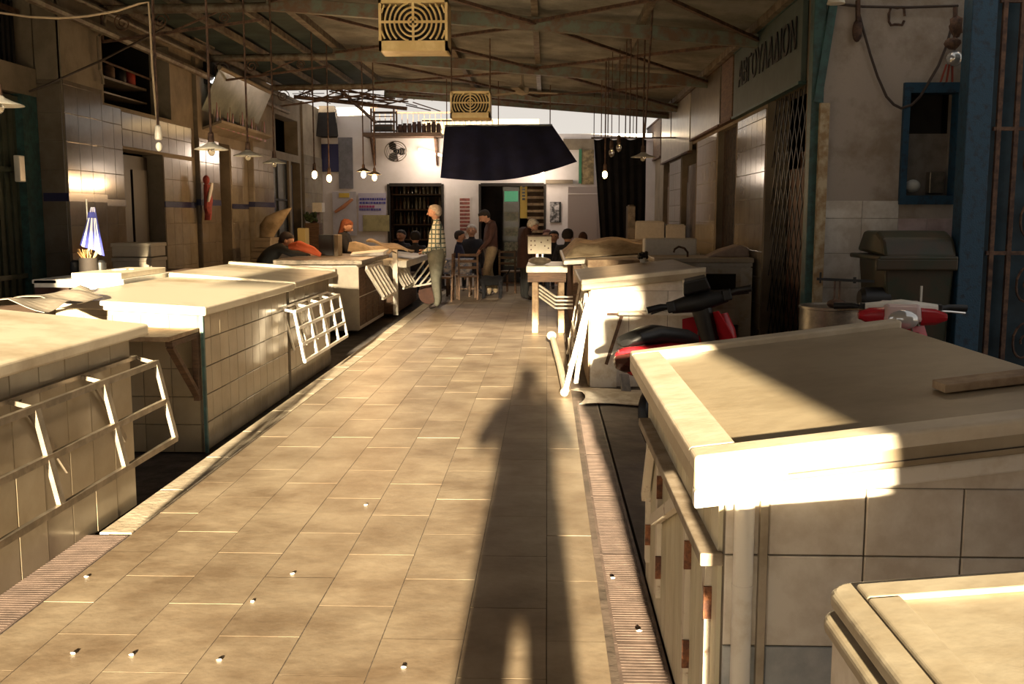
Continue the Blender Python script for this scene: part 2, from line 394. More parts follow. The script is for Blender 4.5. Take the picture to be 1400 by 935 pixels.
pillar(yl(414), 22.9, XL+.05, 2.9, M_wtile2, band=False, cap=4.0)
# door leaves and upper window fittings on the left
b = MB(); b.box(XL-.26, XL-.2, yl(172)+.05, yl(226)-.05, 0, 2.38); b.box(XL-.2, XL-.17, yl(172)+.15, (yl(172)+yl(226))/2-.04, .2, 2.2); b.box(XL-.2, XL-.17, (yl(172)+yl(226))/2+.04, yl(226)-.15, .2, 2.2)
struct(b.build('door_3', mat('dark_brown_door', (.02, .013, .009), .5, var=.3)))
b = MB(); b.box(XL-.2, XL-.14, yl(400)+.05, yl(412)-.1, 0, 2.66); struct(b.build('door_4', mat('blue_black_door', (.03, .035, .05), .4)))
b = MB(); b.box(XL-.2, XL-.16, yl(297)+.02, yl(317)-.05, 0, 2.7); struct(b.build('door_5', M_dark))
ww = MB(); a, c = yl(370), yl(397)
for yy in (a, (a+c)/2, c-.04): ww.box(XL-.1, XL-.04, yy, yy+.04, .9, 2.7)
for zz in (.9, 1.9, 2.66): ww.box(XL-.1, XL-.04, a, c, zz, zz+.04)
wo = struct(ww.build('window_1', M_black)); g = MB(); g.box(XL-.075, XL-.065, a+.04, c-.04, .94, 2.66); g.build('pane', M_glass, wo)

# ---- left roller shutter, green, near the left edge of the picture
sh = thing('roller_shutter', 'dark green ribbed metal shutter at the far left edge beside the first pillar', 'shutter', (-5.6, 9.8, 0))
y = 8.6; k = 0
while y < p1y-.33:
    b = MB(); b.box(-5.62, -5.56+.02*(k % 2), y, y+.062, -.05, 2.85); b.build('slat', M_shut, sh); y += .066; k += 1
for z in (.95, 2.05, 2.78): b = MB(); b.box(-5.54, -5.50, 8.6, p1y-.3, z, z+.05); b.build('cross_bar', M_shut, sh)
b = MB(); b.box(-5.62, -5.46, p1y-.33, p1y-.02, -.1, 3.1); b.build('jamb', M_teal, sh)
b = MB(); b.box(-5.7, -5.45, 8.6, p1y-.02, 2.86, 3.15); b.build('lintel', M_plaster, sh)
us = thing('upper_grille', 'dark slatted grille above the green shutter at the left edge', 'grille', (-5.6, 9.8, 3.15))
y = 8.6
while y < p1y-.2:
    b = MB(); b.box(-5.62, -5.58, y, y+.05, 3.16, 4.6); b.build('slat', M_black, us); y += .1
b = MB(); b.box(-5.58, -5.55, 8.6, p1y-.1, 3.7, 3.75); b.build('cross_bar', M_rust, us)
b = MB(); b.box(-5.9, -5.8, 8, 11, -.1, 5); struct(b.build('wall_shutter', M_dark))
b = MB(); b.box(-5.9, -5.2, 8, p1y-.0, 4.6, 4.7); struct(b.build('ceiling_left', M_dark))

# ---- right shops, x = 2.45
XR = 2.45
def yr(px): return onX(px, 300, XR).y
ops = [(yr(1097), yr(1045), -.1, 2.87), (yr(1004), yr(979), -.1, 2.8), (yr(950), yr(931), -.1, 2.8), (yr(914), yr(906), -.1, 2.8)]
ybs = sorted(set([9.56, 23.0] + [max(9.56, o[0]) for o in ops] + [o[1] for o in ops])); mb = MB()
for a, b in zip(ybs, ybs[1:]):
    mid = (a+b)/2; z = -.1
    for o in ops:
        if o[0] <= mid <= o[1]: z = o[3]
    mb.box(XR, XR+.25, a, b, z, 3.75)
wall_right = struct(mb.build('wall_right', M_plaster))
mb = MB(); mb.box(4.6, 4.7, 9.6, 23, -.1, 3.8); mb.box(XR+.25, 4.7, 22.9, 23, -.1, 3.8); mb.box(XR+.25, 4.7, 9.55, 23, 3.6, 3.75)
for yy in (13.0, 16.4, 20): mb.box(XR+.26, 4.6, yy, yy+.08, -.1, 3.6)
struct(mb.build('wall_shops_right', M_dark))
for (pa, pb, mt) in ((1044, 1006, M_wtile2), (978, 952, M_wtile2), (930, 915, M_wtile2)):
    tiles(wall_right, (XR, yr(pb), 0), (0,-1,0), (0,0,1), yr(pb)-yr(pa), 2.8, .3, .3, mt)

# ---- right cross wall facing us, y = 9.3
YW = 9.3
wx0 = 2.44; win = (onY(1232,275,YW), onY(1313,118,YW))
mb = MB(); mb.box(wx0, win[0].x, YW, YW+.25, -.1, 4.4); mb.box(win[0].x, win[1].x, YW, YW+.25, -.1, win[0].z); mb.box(win[0].x, win[1].x, YW, YW+.25, win[1].z, 4.4); mb.box(win[1].x, 4.7, YW, YW+.25, -.1, 4.4)
wall_cross = struct(mb.build('wall_front_right', M_white))
tiles(wall_cross, (wx0+.04, YW, -.02), (1,0,0), (0,0,1), win[0].x-wx0-.06, 1.76, .40, .32, M_tileW)
M_pink = mat('pinkish_stained_tile', (.66, .52, .49), .3, col2=(.5, .36, .33), scale=5)
tiles(wall_cross, (win[0].x-.02, YW, -.02+.32*3), (1,0,0), (0,0,1), .56, .64, .26, .32, M_pink)
t = MB()
a, c, z0, z1 = win[0].x, win[1].x, win[0].z, win[1].z
t.box(a-.03, a+.025, YW-.05, YW+.1, z0+.05, z1-.06); t.box(c-.03, c+.02, YW-.05, YW+.1, z0+.05, z1-.06); t.box(a-.03, c+.02, YW-.05, YW+.1, z1-.06, z1+.03); t.box(a-.03, c+.02, YW-.05, YW+.1, z0-.03, z0+.05)
struct(t.build('window_2', M_bluep))
t = MB(); t.box(a+.04, c, YW+.22, YW+.26, z0+.05, z1-.4); t.build('back_panel', mat('frosted_board', (.28, .24, .2), .4, var=.3), bpy.data.objects['window_2'])
t = MB(); t.box(a+.05, c-.04, YW+.3, YW+.34, z0, z1); t.build('dark_room', M_dark, bpy.data.objects['window_2'])

# ---- roof: corrugated sheets, purlins, rafters, tie rods
def zr(x): return 3.70+.08*(XR-x)
ceiling = thing('ceiling', 'corrugated metal market roof on painted iron beams', 'roof'); del ceiling['category']; ceiling['kind'] = 'structure'
y = -1.0; XC = -3.25
while y < 20.2:
    b = MB(); y1 = min(y+.84, 20.3); n = int((y1-y)/.0105); vs = []; fs = []
    for i in range(n+1):
        yy = y+(y1-y)*i/n+(.0 if i < n else .02); zz = .018*math.sin(2*PI*(yy)/.084)
        for x in (XC, XR+.3):
            vs += [(x, yy, zr(x)+.06+zz), (x, yy, zr(x)+.064+zz)]
    for i in range(n):
        q = 4*i; p = 4*(i+1); fs += [(q, q+2, p+2, p), (q+1, p+1, p+3, q+3), (q, p, p+1, q+1), (q+2, q+3, p+3, p+2)]
    fs += [(0,1,3,2), (4*n, 4*n+2, 4*n+3, 4*n+1)]
    b.add(vs, fs); b.build('roof_sheet', M_roof, ceiling, smooth=True); y = y1
for x, w_ in ((-3.2, .1), (-1.37, .07), (-.15, .075), (1.07, .07), (2.35, .08)):
    b = MB(); b.bar((x, -1, zr(x)-.0), (x, 20.25, zr(x)-.0), w_, .09); b.build('purlin', M_beam, ceiling)
RY = [.8, 4.5, 8.2, 11.8, 15.4, 18.9, 20.2]
for y in RY:
    b = MB(); b.bar((-3.25, y, zr(-3.25)-.12), (XR, y, zr(XR)-.12), .09, .15)
    b.bar((-3.25, y+.14, zr(-3.25)-.10), (XR, y+.14, zr(XR)-.10), .05, .05)
    b.build('rafter', M_beamg, ceiling, bevel=.005)
for y0, y1 in zip(RY, RY[1:]):
    for (xa, xb) in ((-3.2, -.15), (-.15, 2.4)):
        for s in (0, 1):
            p = (xa, y0+.05, zr(xa)-.1) if s else (xa, y1-.05, zr(xa)-.1); q = (xb, y1-.05, zr(xb)-.12) if s else (xb, y0+.05, zr(xb)-.12)
            b = MB(); b.bar(p, q, .045, .035); b.build('tie_rod', M_rust, ceiling)

# ---- left canopy
can = thing('ceiling_canopy', 'dark green side canopy on iron beams with scroll brackets', 'canopy'); del can['category']; can['kind'] = 'structure'
y = 4.5
while y < 19.7:
    b = MB(); b.hexa([(-5.35,y,4.18),(-3.2,y,4.235),(-3.2,y+1.26,4.235),(-5.35,y+1.26,4.18),(-5.35,y,4.2),(-3.2,y,4.255),(-3.2,y+1.26,4.255),(-5.35,y+1.26,4.2)]); b.build('canopy_sheet', M_canopy, can); y += 1.26
for y in RY[2:6]:
    b = MB(); b.tube([(-5.2, y, 3.98), (-3.2, y, 4.0)], .055, 10); b.build('beam', M_beam, can, smooth=True)
    b = MB(); b.bar((-5.2, y, 3.62), (-3.3, y, 3.86), .03, .03); b.bar((-5.2, y, 3.62), (-5.2, y, 4.0), .03); b.bar((-4.4, y, 3.72), (-3.8, y, 3.96), .02)
    for cx, cz, R0 in ((-4.95, 3.83, .12), (-4.5, 3.86, .1), (-3.75, 3.88, .07)):
        b.tube([(cx+R0*(1-k/30)*math.cos(k*.5), y, cz+R0*(1-k/30)*math.sin(k*.5)) for k in range(26)], .009, 5)
    b.build('scroll_bracket', M_rust, can, smooth=True)
for x, z in ((-5.1, 4.06), (-4.4, 4.1), (-3.75, 4.14)):
    b = MB(); b.bar((x, 7, z), (x, 19.5, z), .06, .08); b.build('purlin', M_beam, can)
b = MB(); b.tube([(-5.02, 8, 3.72), (-5.02, 19.5, 3.60)], .05, 8); b.tube([(-5.08, 8, 3.95), (-5.08, 20.5, 3.86)], .03, 8); b.build('gutter_pipe', M_beam, can, smooth=True)
# twisted iron debris at the canopy's far end, against the sky
b = MB()
for k in range(46):
    x = random.uniform(-5.1, -2.7); y = random.uniform(19.4, 21.4); z = random.uniform(3.85, 4.12); a = random.uniform(-.5, .5)
    b.bar((x, y, z), (x+.6*math.cos(a), y+random.uniform(-.4,.4), z+.35*math.sin(a)), random.uniform(.01, .035))
b.bar((-5.1, 20.3, 3.98), (-2.9, 20.9, 3.80), .07); b.bar((-4.1, 19.6, 4.1), (-3.6, 21.2, 3.55), .05)
o = b.build('branches', M_rust, can); o['kind'] = 'stuff'

# ---- unseen wall with an opening, added behind the photographer to bound the low sun
mb = MB()
mb.box(-12, -3.95, -3.3, -3.0, -.1, 8); mb.box(1.0, 9, -3.3, -3.0, -.1, 6); mb.box(-3.95, 1.0, -3.3, -3.0, 3.95, 6)
struct(mb.build('wall_sun_blocker', M_plaster))
tr = thing('sun_thinning_slats', 'dense unseen slats added behind the photographer to thin the low sun', 'screen', (-1.5, -3.1, 3)); k = 0  # added slats, out of view, that let only part of the sun through
z = 3.95
while z > 2.93:
    b = MB(); b.box(-2.75 if z < 3.34 else -3.95, 1.0, -3.12, -3.09, z-.040, z); b.build('slat', M_wood, tr); z -= .05
bx = MB(); bx.prism([(1.0,-3.15,1.55),(.93,-3.15,1.7),(.91,-3.15,1.94),(.80,-3.15,2.2),(.64,-3.15,2.4),(.62,-3.15,2.66),(.72,-3.15,2.72),(1.0,-3.15,2.72)], (0,.12,0)); bx.build('shade_outline_board', M_wood, bpy.data.objects['wall_sun_blocker'])  # added unseen outline, cut to shape the shade on the right counters

# ================================================================== COUNTERS
def counter(label, x0, x1, y0, y1, z0, slope, aisle, top_m=M_marble, tiles_side=True, tiles_near=True, ts=.25, over=.09, rims=(), th=.065, group=None, tm=None, near_mfn=None, lx=None, base=0, u0=0):
    """x0..x1, y0..y1: outline of the top; aisle: +1 when the aisle lies at larger x, -1 when it lies at smaller x"""
    tm = tm or M_tile
    xa = x1 if aisle > 0 else x0
    zf = lambda x, y: z0+slope*abs(x-xa)
    t = thing('market_counter', label, 'counter', ((x0+x1)/2, (y0+y1)/2, 0), group)
    bx0 = x0+over; bx1 = x1-over; by0 = y0+.07; by1 = y1-.07
    b = MB(); q = [(bx0,by0),(bx1,by0),(bx1,by1),(bx0,by1)]
    b.hexa([(x,y,base) for x,y in q]+[(x,y,zf(x,y)-th) for x,y in q]); b.build('body', M_grout, t)
    b = MB(); b.sbox(x0, x1, y0, y1, -th, 0, zf); top = b.build('top_slab', top_m, t, bevel=.014, seg=3)
    for r in rims:
        b = MB()
        if r == 'near': b.sbox(x0+.0, x1, y0+.0, y0+.10, -.02, .028, zf)
        if r == 'far': b.sbox(x0, x1, y1-.10, y1, -.02, .028, zf)
        if r == 'left': b.sbox(x0, x0+.12, y0+.1, y1-.1, -.02, .0275, zf)
        if r == 'right': b.sbox(x1-.12, x1, y0+.1, y1-.1, -.02, .0275, zf)
        b.build('rim', M_marble2, t, bevel=.01, seg=3)
    hz = z0-th-base-.0
    if tiles_side:
        if aisle > 0: tiles(t, (bx1, by0, base), (0,1,0), (0,0,1), by1-by0, hz, ts, ts, tm)
        else: tiles(t, (bx0, by1, base), (0,-1,0), (0,0,1), by1-by0, hz, ts, ts, tm)
    if tiles_near:
        tiles(t, (bx0, by0, base), (1,0,0), (0,0,1), bx1-bx0, hz+ (0), ts, ts, tm, mfn=near_mfn, u0=u0)
        b = MB(); b.add([(bx0,by0-.006,base+hz),(bx1,by0-.006,base+hz),(bx1 if aisle<0 else bx0,by0-.006,zf(bx1 if aisle<0 else bx0,0)-th)], [(0,1,2)])
        b.prism([(bx0,by0-.004,base+hz),(bx1,by0-.004,base+hz),(bx1,by0-.004,zf(bx1,0)-th),(bx0,by0-.004,zf(bx0,0)-th)], (0,.01,0))
        b.f = b.f[1:]; b.m = b.m[1:]; b.build('filler_strip', tm, t)
    return t

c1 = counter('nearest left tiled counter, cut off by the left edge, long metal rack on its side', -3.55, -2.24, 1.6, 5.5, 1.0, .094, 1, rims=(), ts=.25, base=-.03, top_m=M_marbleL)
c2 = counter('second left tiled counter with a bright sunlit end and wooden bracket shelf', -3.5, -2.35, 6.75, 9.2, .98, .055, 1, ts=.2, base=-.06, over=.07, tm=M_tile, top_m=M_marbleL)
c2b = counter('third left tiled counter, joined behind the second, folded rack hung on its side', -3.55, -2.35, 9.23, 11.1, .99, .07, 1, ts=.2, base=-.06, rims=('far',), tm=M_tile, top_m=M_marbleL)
def nm(i, j): return M_tileB if j < 2 else M_tileW
T5 = counter('large white tiled counter in the right foreground with raised rim and half shaded top', .37, 1.52, 2.43, 4.39, .98, .13, -1, rims=('near', 'far', 'left'), ts=.245, over=.09, tm=M_tileW, near_mfn=nm, u0=.11, tiles_side=False)
T5p = T5.location
# its top lip is double: a second course below
b = MB(); zf5 = lambda x, y: .98+.13*(x-.37)
b.sbox(.375, 1.5, 2.455, 2.5, -.115, -.068, zf5); b.build('lower_lip', M_wpaint, T5, bevel=.006)
b = MB(); b.tube([(.505, 2.475, 0), (.505, 2.475, .62), (.505, 2.475, .905)], .026, 14); b.lathe([(.0275, -.004), (.0275, .004)], (.505, 2.475, .66), 14); b.build('downpipe', M_wpaint, T5, smooth=True)
b = MB(); b.box(.545, .565, 2.47, 2.5, 0, .9); b.build('edge_strip', M_kerb, T5)
b = MB(); b.sbox(.60, 1.5, 2.4265, 2.4285, -.045, -.042, zf5); b.build('crack', M_dirt, T5)
# left side of T5: planks, door with shelf board and braces
y = 2.52
for k in range(15):
    b = MB(); b.box(.448, .462, y, y+.115, 0, .905); b.build('plank', mat('cream_board', (.62, .56, .40), .6, col2=(.5, .43, .28), scale=5, stretch=(1,1,.3)), T5); y += .12
b = MB(); b.box(.40, .46, 2.5, 4.25, .70, .735); b.build('shelf_board', mat('grey_worn_board', (.34,.28,.21), .7, col2=(.2,.15,.1), scale=9), T5, bevel=.004)
for y in (2.60, 2.98, 3.75, 4.15):
    b = MB(); b.box(.43, .45, y, y+.055, .12, .70); b.build('upright', M_wpaint2, T5)
    for z_ in (.2, .52): b = MB(); b.box(.426, .45, y-.007, y+.002, z_, z_+.09); b.build('hinge', M_rust2, T5)
b = MB(); b.bar((.425, 3.8, .12+.3), (.425, 3.1, .70), .03, .04); b.build('brace', M_wpaint2, T5)
b = MB(); b.bar((.425, 4.18, .4), (.425, 3.95, .70), .03, .04); b.build('brace', M_wpaint2, T5)
b = MB(); b.sbox(1.16, 1.5, 2.9, 3.0, .005, .03, zf5); tag(b.build('wood_offcut', M_woodl, None, bevel=.003), 'short wooden strip lying on the right of the large white counter', 'wood strip')

# T6, cut off at the bottom right
def rr(x0, x1, y0, y1, z, r, th):
    b = MB(); pts = []
    for cx, cy, a0 in ((x1-r, y1-r, 0), (x0+r, y1-r, PI/2), (x0+r, y0+r, PI), (x1-r, y0+r, 3*PI/2)):
        for k in range(7): a = a0+PI/2*k/6; pts.append((cx+r*math.cos(a), cy+r*math.sin(a), z+.09*(cx+r*math.cos(a)-.5)))
    b.prism(pts, (0,0,th)); return b
T6 = thing('market_counter', 'cream stone table corner at the bottom right of the picture', 'counter', (1.1, 1.1, 0))
b = rr(.455, 1.7, .30, 1.58, .982, .045, .028); b.build('top_slab', M_marbleD, T6, bevel=.008, seg=3)
zf6 = lambda x, y: 1.010+.09*(x-.5)
b = MB(); b.sbox(.495, .545, .35, 1.485, .0, .010, zf6); b.build('rim', M_marbleD, T6, bevel=.008, seg=3)
b = MB(); b.sbox(.495, 1.66, 1.485, 1.545, .0, .010, zf6); b.build('rim', M_marbleD, T6, bevel=.008, seg=3)
b = rr(.442, 1.71, .29, 1.567, .948, .045, .026); b.build('lower_slab', M_marbleD, T6, bevel=.008, seg=3)
b = MB(); b.box(.457, 1.65, .35, 1.53, 0, .946); b.build('body', M_tileW, T6)

# ================================================================== RACKS
def rack(label, x_t, x_b, y0, y1, zt, zb, nr, ups, m=M_wpaint, group=None, r=.013, back=True, wall=None):
    t = thing('display_rack', label, 'rack', (x_b, y0, zb), group)
    L = lambda y, f: (x_t+(x_b-x_t)*f, y, zt+(zb-zt)*f)
    for k in range(nr): b = MB(); b.bar(L(y0, k/(nr-1)), L(y1, k/(nr-1)), .022, .03); b.build('rail', m, t)
    for y in ups: b = MB(); b.bar(L(y, 0), L(y, 1), .02, .045, up=(0,1,0)); b.build('upright', m, t)
    if back:
        xw = wall
        for i, y in enumerate(ups[:-1]):
            b = MB(); b.bar((xw, y+.12, zt+.02), (xw+.0, y+.5, zb+.03), .012, .035); b.build('brace', m, t)
        b = MB(); b.bar((xw, y0, zt+.03), (xw, y1, zt+.03), .03, .02); b.build('hinge_rail', m, t)
        for y in ups: b = MB(); b.bar((xw, y, zt+.03), (x_t, y, zt), .01, .02); b.build('hinge_arm', m, t)
    return t
rack('long cream metal rack hanging on the side of the nearest left counter', -2.17, -2.08, 2.9, 5.42, .79, .36, 3, [2.92, 3.43, 4.09, 4.75, 5.41], M_steel, wall=-2.295)
rack('small white rack hanging on the side of the third left counter', -2.28, -2.2, 8.9, 10.85, .74, .29, 4, [8.9, 9.4, 9.9, 10.4, 10.84], M_wpaint, wall=-2.42)
# wooden bracket shelf on the second counter's end
sh_ = thing('bracket_shelf', 'small wooden bracket shelf on the sunlit end of the second left counter', 'shelf', (-2.6, 6.5, .5))
b = MB(); b.box(-3.05, -2.42, 6.26, 6.8, .80, .83); b.build('board', M_woodl, sh_, bevel=.004)
for x in (-2.44, -3.0):
    b = MB(); b.bar((x, 6.79, .32), (x, 6.79, .80), .05, .04); b.bar((x, 6.30, .78), (x, 6.79, .78), .045, .035); b.bar((x, 6.32, .76), (x, 6.78, .36), .045, .035); b.build('bracket', M_wood, sh_)
b = MB(); b.box(-2.405, -2.385, 6.795, 6.825, -.06, .92); o = tag(b.build('corner_post', M_teal), 'thin grey corner angle post of the second left counter', 'post')

# ---- c3: metal-clad counter
c3 = thing('market_counter', 'grey white box counter left of the aisle before the standing man', 'counter', (-3.2, 15, 0))
b = MB(); b.box(-3.72, -2.64, 13.8, 16.0, .0, .93); b.build('body', M_wpaint, c3, bevel=.01)
b = MB(); b.box(-2.98, -2.62, 13.78, 13.81, .02, .90); b.build('front_panel', mat('brushed_panel', (.6, .52, .4), .4, var=.15), c3)
b = MB(); b.sbox(-3.8, -2.55, 13.7, 16.05, -.07, 0, lambda x, y: 1.0); b.build('top_slab', M_steel, c3, bevel=.01)
for k in range(4):
    for j in range(2): b = MB(); b.box(-2.64, -2.628, 13.84+.54*k, 14.34+.54*k, .06+.42*j, .46+.42*j); b.build('side_panel', M_wood, c3)
b = MB(); b.box(-3.6, -2.9, 12.9, 13.6, .80, .83); o = tag(b.build('white_shelf_slab', M_enam, None, bevel=.005), 'small bright white slab in front of the grey white box counter', 'slab')
b = MB(); b.box(-3.3, -3.25, 13.2, 13.25, -.07, .8); b.box(-3.5, -3.45, 13.2, 13.25, -.07, .8); b.build('leg', M_rust, o)
c4 = thing('market_counter', 'low table with white frames along its side, left of the standing man', 'counter', (-3, 17.4, 0))
b = MB(); b.box(-2.98, -2.5, 16.25, 19.0, 0, .55); b.build('body', M_wood, c4)
b = MB(); b.sbox(-3.05, -2.28, 16.15, 19.05, -.12, 0, lambda x, y: .88+.1*(-2.28-x)); b.build('top_slab', M_enam, c4, bevel=.02)
b = MB(); b.box(-2.95, -2.6, 16.3, 18.9, .55, .78); b.build('apron', M_wpaint, c4)
# racks on c3/c4 side
for i, (y0, y1, lb) in enumerate(((14.0, 15.4, 'white zigzag folding rack on the side of the grey white box counter'), (16.1, 17.6, 'white slatted rack on the low table beside the standing man'))):
    t = thing('display_rack', lb, 'rack', (-2.4, y0, .4))
    x0, x1 = -2.55, -2.36
    b = MB(); b.bar((x0, y0, .88), (x0, y1, .88), .03, .05); b.build('rail', M_wpaint, t)
    b = MB(); b.bar((x1, y0+.2, .42), (x1, y1, .42), .03, .03); b.build('rail', M_wpaint, t)
    for k in range(5):
        ya = y0+(y1-y0)*k/5; yb = ya+(y1-y0)/5
        b = MB(); b.bar((x0, ya, .86), (x1, yb, .44), .03, .045); b.bar((x1, yb, .44), (x0, yb, .84), .022, .03); b.build('slat', M_wpaint, t)
for k in range(3):
    pass
b = MB(); b.box(-2.50, -2.42, 15.45, 15.51, 0, .98); b.build('foot_peg', M_rust, None); o = bpy.data.objects['foot_peg']; bpy.data.objects.remove(o)
b = MB(); b.box(-2.50, -2.42, 16.08, 16.14, 0, 1.06); tag(b.build('white_post', M_wpaint, None, bevel=.005), 'white wooden post standing at the end of the grey white box counter', 'post')
lad = thing('trestle_frame', 'white leaning slatted frame with splayed legs beside the standing man', 'trestle', (-2.2, 17.6, 0))
for k in range(4): b = MB(); b.bar((-2.5+.13*k, 17.5, .34+.03*k), (-2.2+.13*k, 17.9, .80), .03, .02); b.build('slat', M_wpaint, lad)
b = MB(); b.bar((-2.5, 17.45, .34), (-2.05, 17.6, .42), .03, .03); b.build('rail', M_wpaint, lad)
b = MB(); b.bar((-2.04, 17.9, .80), (-1.94, 17.7, .02), .03, .03); b.bar((-2.04, 17.9, .80), (-2.1, 18.0, 1.15), .03, .03); b.build('leg', M_wpaint, lad)
ex = MB(); ex.lathe([(.001, -.05), (.19, -.05), (.2, -.02), (.2, .02), (.19, .05), (.06, .06), (.001, .06)], (-2.15, 18.1, .2), 20, 'y'); tag(ex.build('round_basket', M_terra, None, smooth=True), 'round reddish basket on the floor behind the standing man', 'basket')

# ================================================================== RIGHT SIDE COUNTERS
def nm4(i, j): return M_tileW
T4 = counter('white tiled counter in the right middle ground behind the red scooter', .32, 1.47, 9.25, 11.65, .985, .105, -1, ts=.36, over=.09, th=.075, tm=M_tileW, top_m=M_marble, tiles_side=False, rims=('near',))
b = MB(); b.box(.66, 1.44, 9.14, 9.3, .695, .72); b.build('ledge', M_wpaint2, T4, bevel=.004)
b = MB(); b.box(.412, .66, 9.285, 9.31, .0, .9); b.build('painted_edge', M_wpaint, T4)
b = MB(); b.bar((.70, 9.27, .68), (.56, 9.27, .22), .02, .03); b.bar((.56, 9.22, .70), (1.44, 9.22, .70), .02, .02); b.build('hinge_frame', M_rust, T4)
b = MB(); b.box(.395, .41, 9.35, 11.55, 0, .9); b.build('side_board', M_woodl, T4)
# leaning frames at its left side
def frame(label, P, ups, m, w=.035, g=None):
    t = thing('leaning_frame', label, 'frame', P[0], g)
    for a, c in ups: b = MB(); b.bar(a, c, w, w*.7); b.build('bar', m, t)
    return t
A = [(.16, 8.75, .02), (.385, 9.05, .86), (.28, 9.35, .03), (.385, 9.6, .86), (.30, 9.95, .1), (.385, 10.2, .86)]
frame('white wooden frame with crossed bars leaning on the white tiled counter', A, [(A[0], A[1]), (A[2], A[1]), (A[2], A[3]), ((.22, 8.98, .25), (.31, 9.5, .45)), ((.35, 9.0, .72), (.35, 10.2, .72))], M_wpaint)
frame('older flaking frame leaning behind the white crossed frame', [A[4]], [(A[4], A[5]), ((.24, 10.5, .02), (.385, 10.6, .88)), ((.24, 11.4, .02), (.385, 11.4, .88)), ((.3, 10.0, .4), (.3, 11.4, .4)), ((.26, 9.9, .15), (.26, 11.4, .2)), ((.37, 9.6, .88), (.37, 11.4, .88))], M_wpaint2)
kr = thing('broken_kerb_rail', 'low white rounded rail lying along the foot of the white tiled counter', 'rail', (.13, 10.5, 0))
b = MB(); b.tube([(.17, 8.75, .06), (.14, 10, .09), (.07, 11.8, .16)], .033, 8); b.build('rail', M_marble2, kr, smooth=True)
b = MB(); b.ball((.06, 11.85, .18), .06, .07, .055); b.build('end_knob', M_marble2, kr, smooth=True); b = MB(); b.ball((.16, 8.75, .045), .04, .06, .04); b.build('end_knob', M_marble2, kr, smooth=True)
pl = MB()
def fp(u, v):
    x = .28+.62*u; y = 8.35+.75*v; return (x+.06*math.sin(5*v+u*3), y+.05*math.sin(6*u), .012+.045*(1-abs(2*v-1))*(.6+.4*math.sin(7*u+2*v))*(1-.5*u))
pl.sheet(fp, 18, 14, .005, (0,0,1)); tag(pl.build('plastic_sheet', mat('dirty_white_plastic', (.60, .55, .46), .35, col2=(.36, .29, .2), scale=9), None, smooth=True), 'crumpled dirty white sheet on the floor before the white tiled counter', 'sheet')

# far section with boxes covered by a tarpaulin
T4b = thing('market_counter', 'long raised counter under a beige tarpaulin on the right of the aisle', 'counter', (.9, 15.5, 0))
b = MB(); b.box(.35, 1.9, 13.3, 17.2, 0, .95); b.build('body', M_wood, T4b)
b = MB(); b.sbox(.22, 2.0, 13.15, 17.3, -.06, 0, lambda x, y: 1.02+.06*(x-.22)); b.build('top_slab', M_enam, T4b, bevel=.01)
tp = MB()
def ft(u, v):
    x = .25+1.5*u; y = 13.6+3.2*v; h = .10+.05*math.sin(3*u+1)+.03*math.sin(14*u+9*v)+.03*math.sin(11*v); e = min(u, v, 1-u, 1-v)*8; e = min(1, e)
    return (x, y, 1.03+.06*(x-.22)+h*e)
tp.sheet(ft, 30, 24, .012, (0,0,1)); tag(tp.build('tarpaulin', M_tarp, None, smooth=True), 'beige wrinkled tarpaulin heaped over the raised counter on the right', 'tarpaulin')
b = MB(); b.box(.5, 1.15, 12.2, 12.9, .98, 1.06); b.box(.5,1.15,12.2,12.9,1.06,1.07); tag(b.build('wooden_tray', M_woodl, None), 'long flat wooden tray between the white tiled counter and the tarpaulin', 'tray')
b = MB(); b.box(.45, 1.18, 12.0, 13.0, 0, .98); tag(b.build('side_bench', M_wpaint2, None), 'painted bench carrying the flat wooden tray behind the tiled counter', 'bench')
# T3: small slab table with scale
T3 = thing('slab_table', 'small white slab table on flaking wooden legs on the right of the aisle', 'table', (.1, 14, 0))
b = MB(); b.box(-.28, .28, 13.5, 14.9, .84, .93); b.build('top_slab', M_enam, T3, bevel=.01)
b = MB(); b.box(-.26, .26, 13.56, 14.85, .71, .84); b.build('apron', M_wood, T3)
for x, y in ((-.16, 13.7), (.2, 13.7), (-.16, 14.7), (.2, 14.7)):
    b = MB(); b.bar((x, y, 0), (x, y, .72), .085, .085); b.build('leg', M_woodl, T3, bevel=.008)
sr = thing('display_rack', 'small white slatted rack hung under the slab table', 'rack', (.05, 13.4, .5))
for k in range(4): b = MB(); b.bar((-.1+.0*k, 13.62-.0*k, .66-.05*k), (.12, 13.3, .50-.05*k+.03), .02, .022); b.bar((.12, 13.3, .53-.05*k), (.35, 13.3, .53-.05*k), .02, .022); b.build('slat', M_wpaint, sr)
sc = thing('weighing_scale', 'old white weighing scale with a dotted board on the slab table', 'scale', (-.1, 13.9, .93))
b = MB(); b.ball((-.1, 13.9, .985), .16, .16, .055); b.build('base', M_steel, sc, smooth=True)
b = MB(); b.box(-.15, -.12, 13.88, 13.92, 1.0, 1.10); b.box(-.07, -.05, 13.88, 13.92, 1.0, 1.10); b.build('stem', M_chrome, sc)
b = MB(); b.box(-.265, .06, 13.86, 13.93, 1.08, 1.325); b.build('dial_board', mat('old_cream_enamel', (.5,.43,.31), .4, var=.15), sc, bevel=.006)
b = MB(); b.box(-.275, .07, 13.85, 13.94, 1.32, 1.34); b.build('top_edge', M_rust, sc)
for x, z in ((-.22, 1.26), (-.17, 1.26), (-.22, 1.2), (-.165, 1.2), (-.22, 1.14), (-.08, 1.24), (-.03, 1.19), (.02, 1.16), (.01, 1.27)):
    b = MB(); b.lathe([(.011, -.003), (.011, .003)], (x, 13.857, z), 8, 'y'); b.build('dot', M_rust, sc)

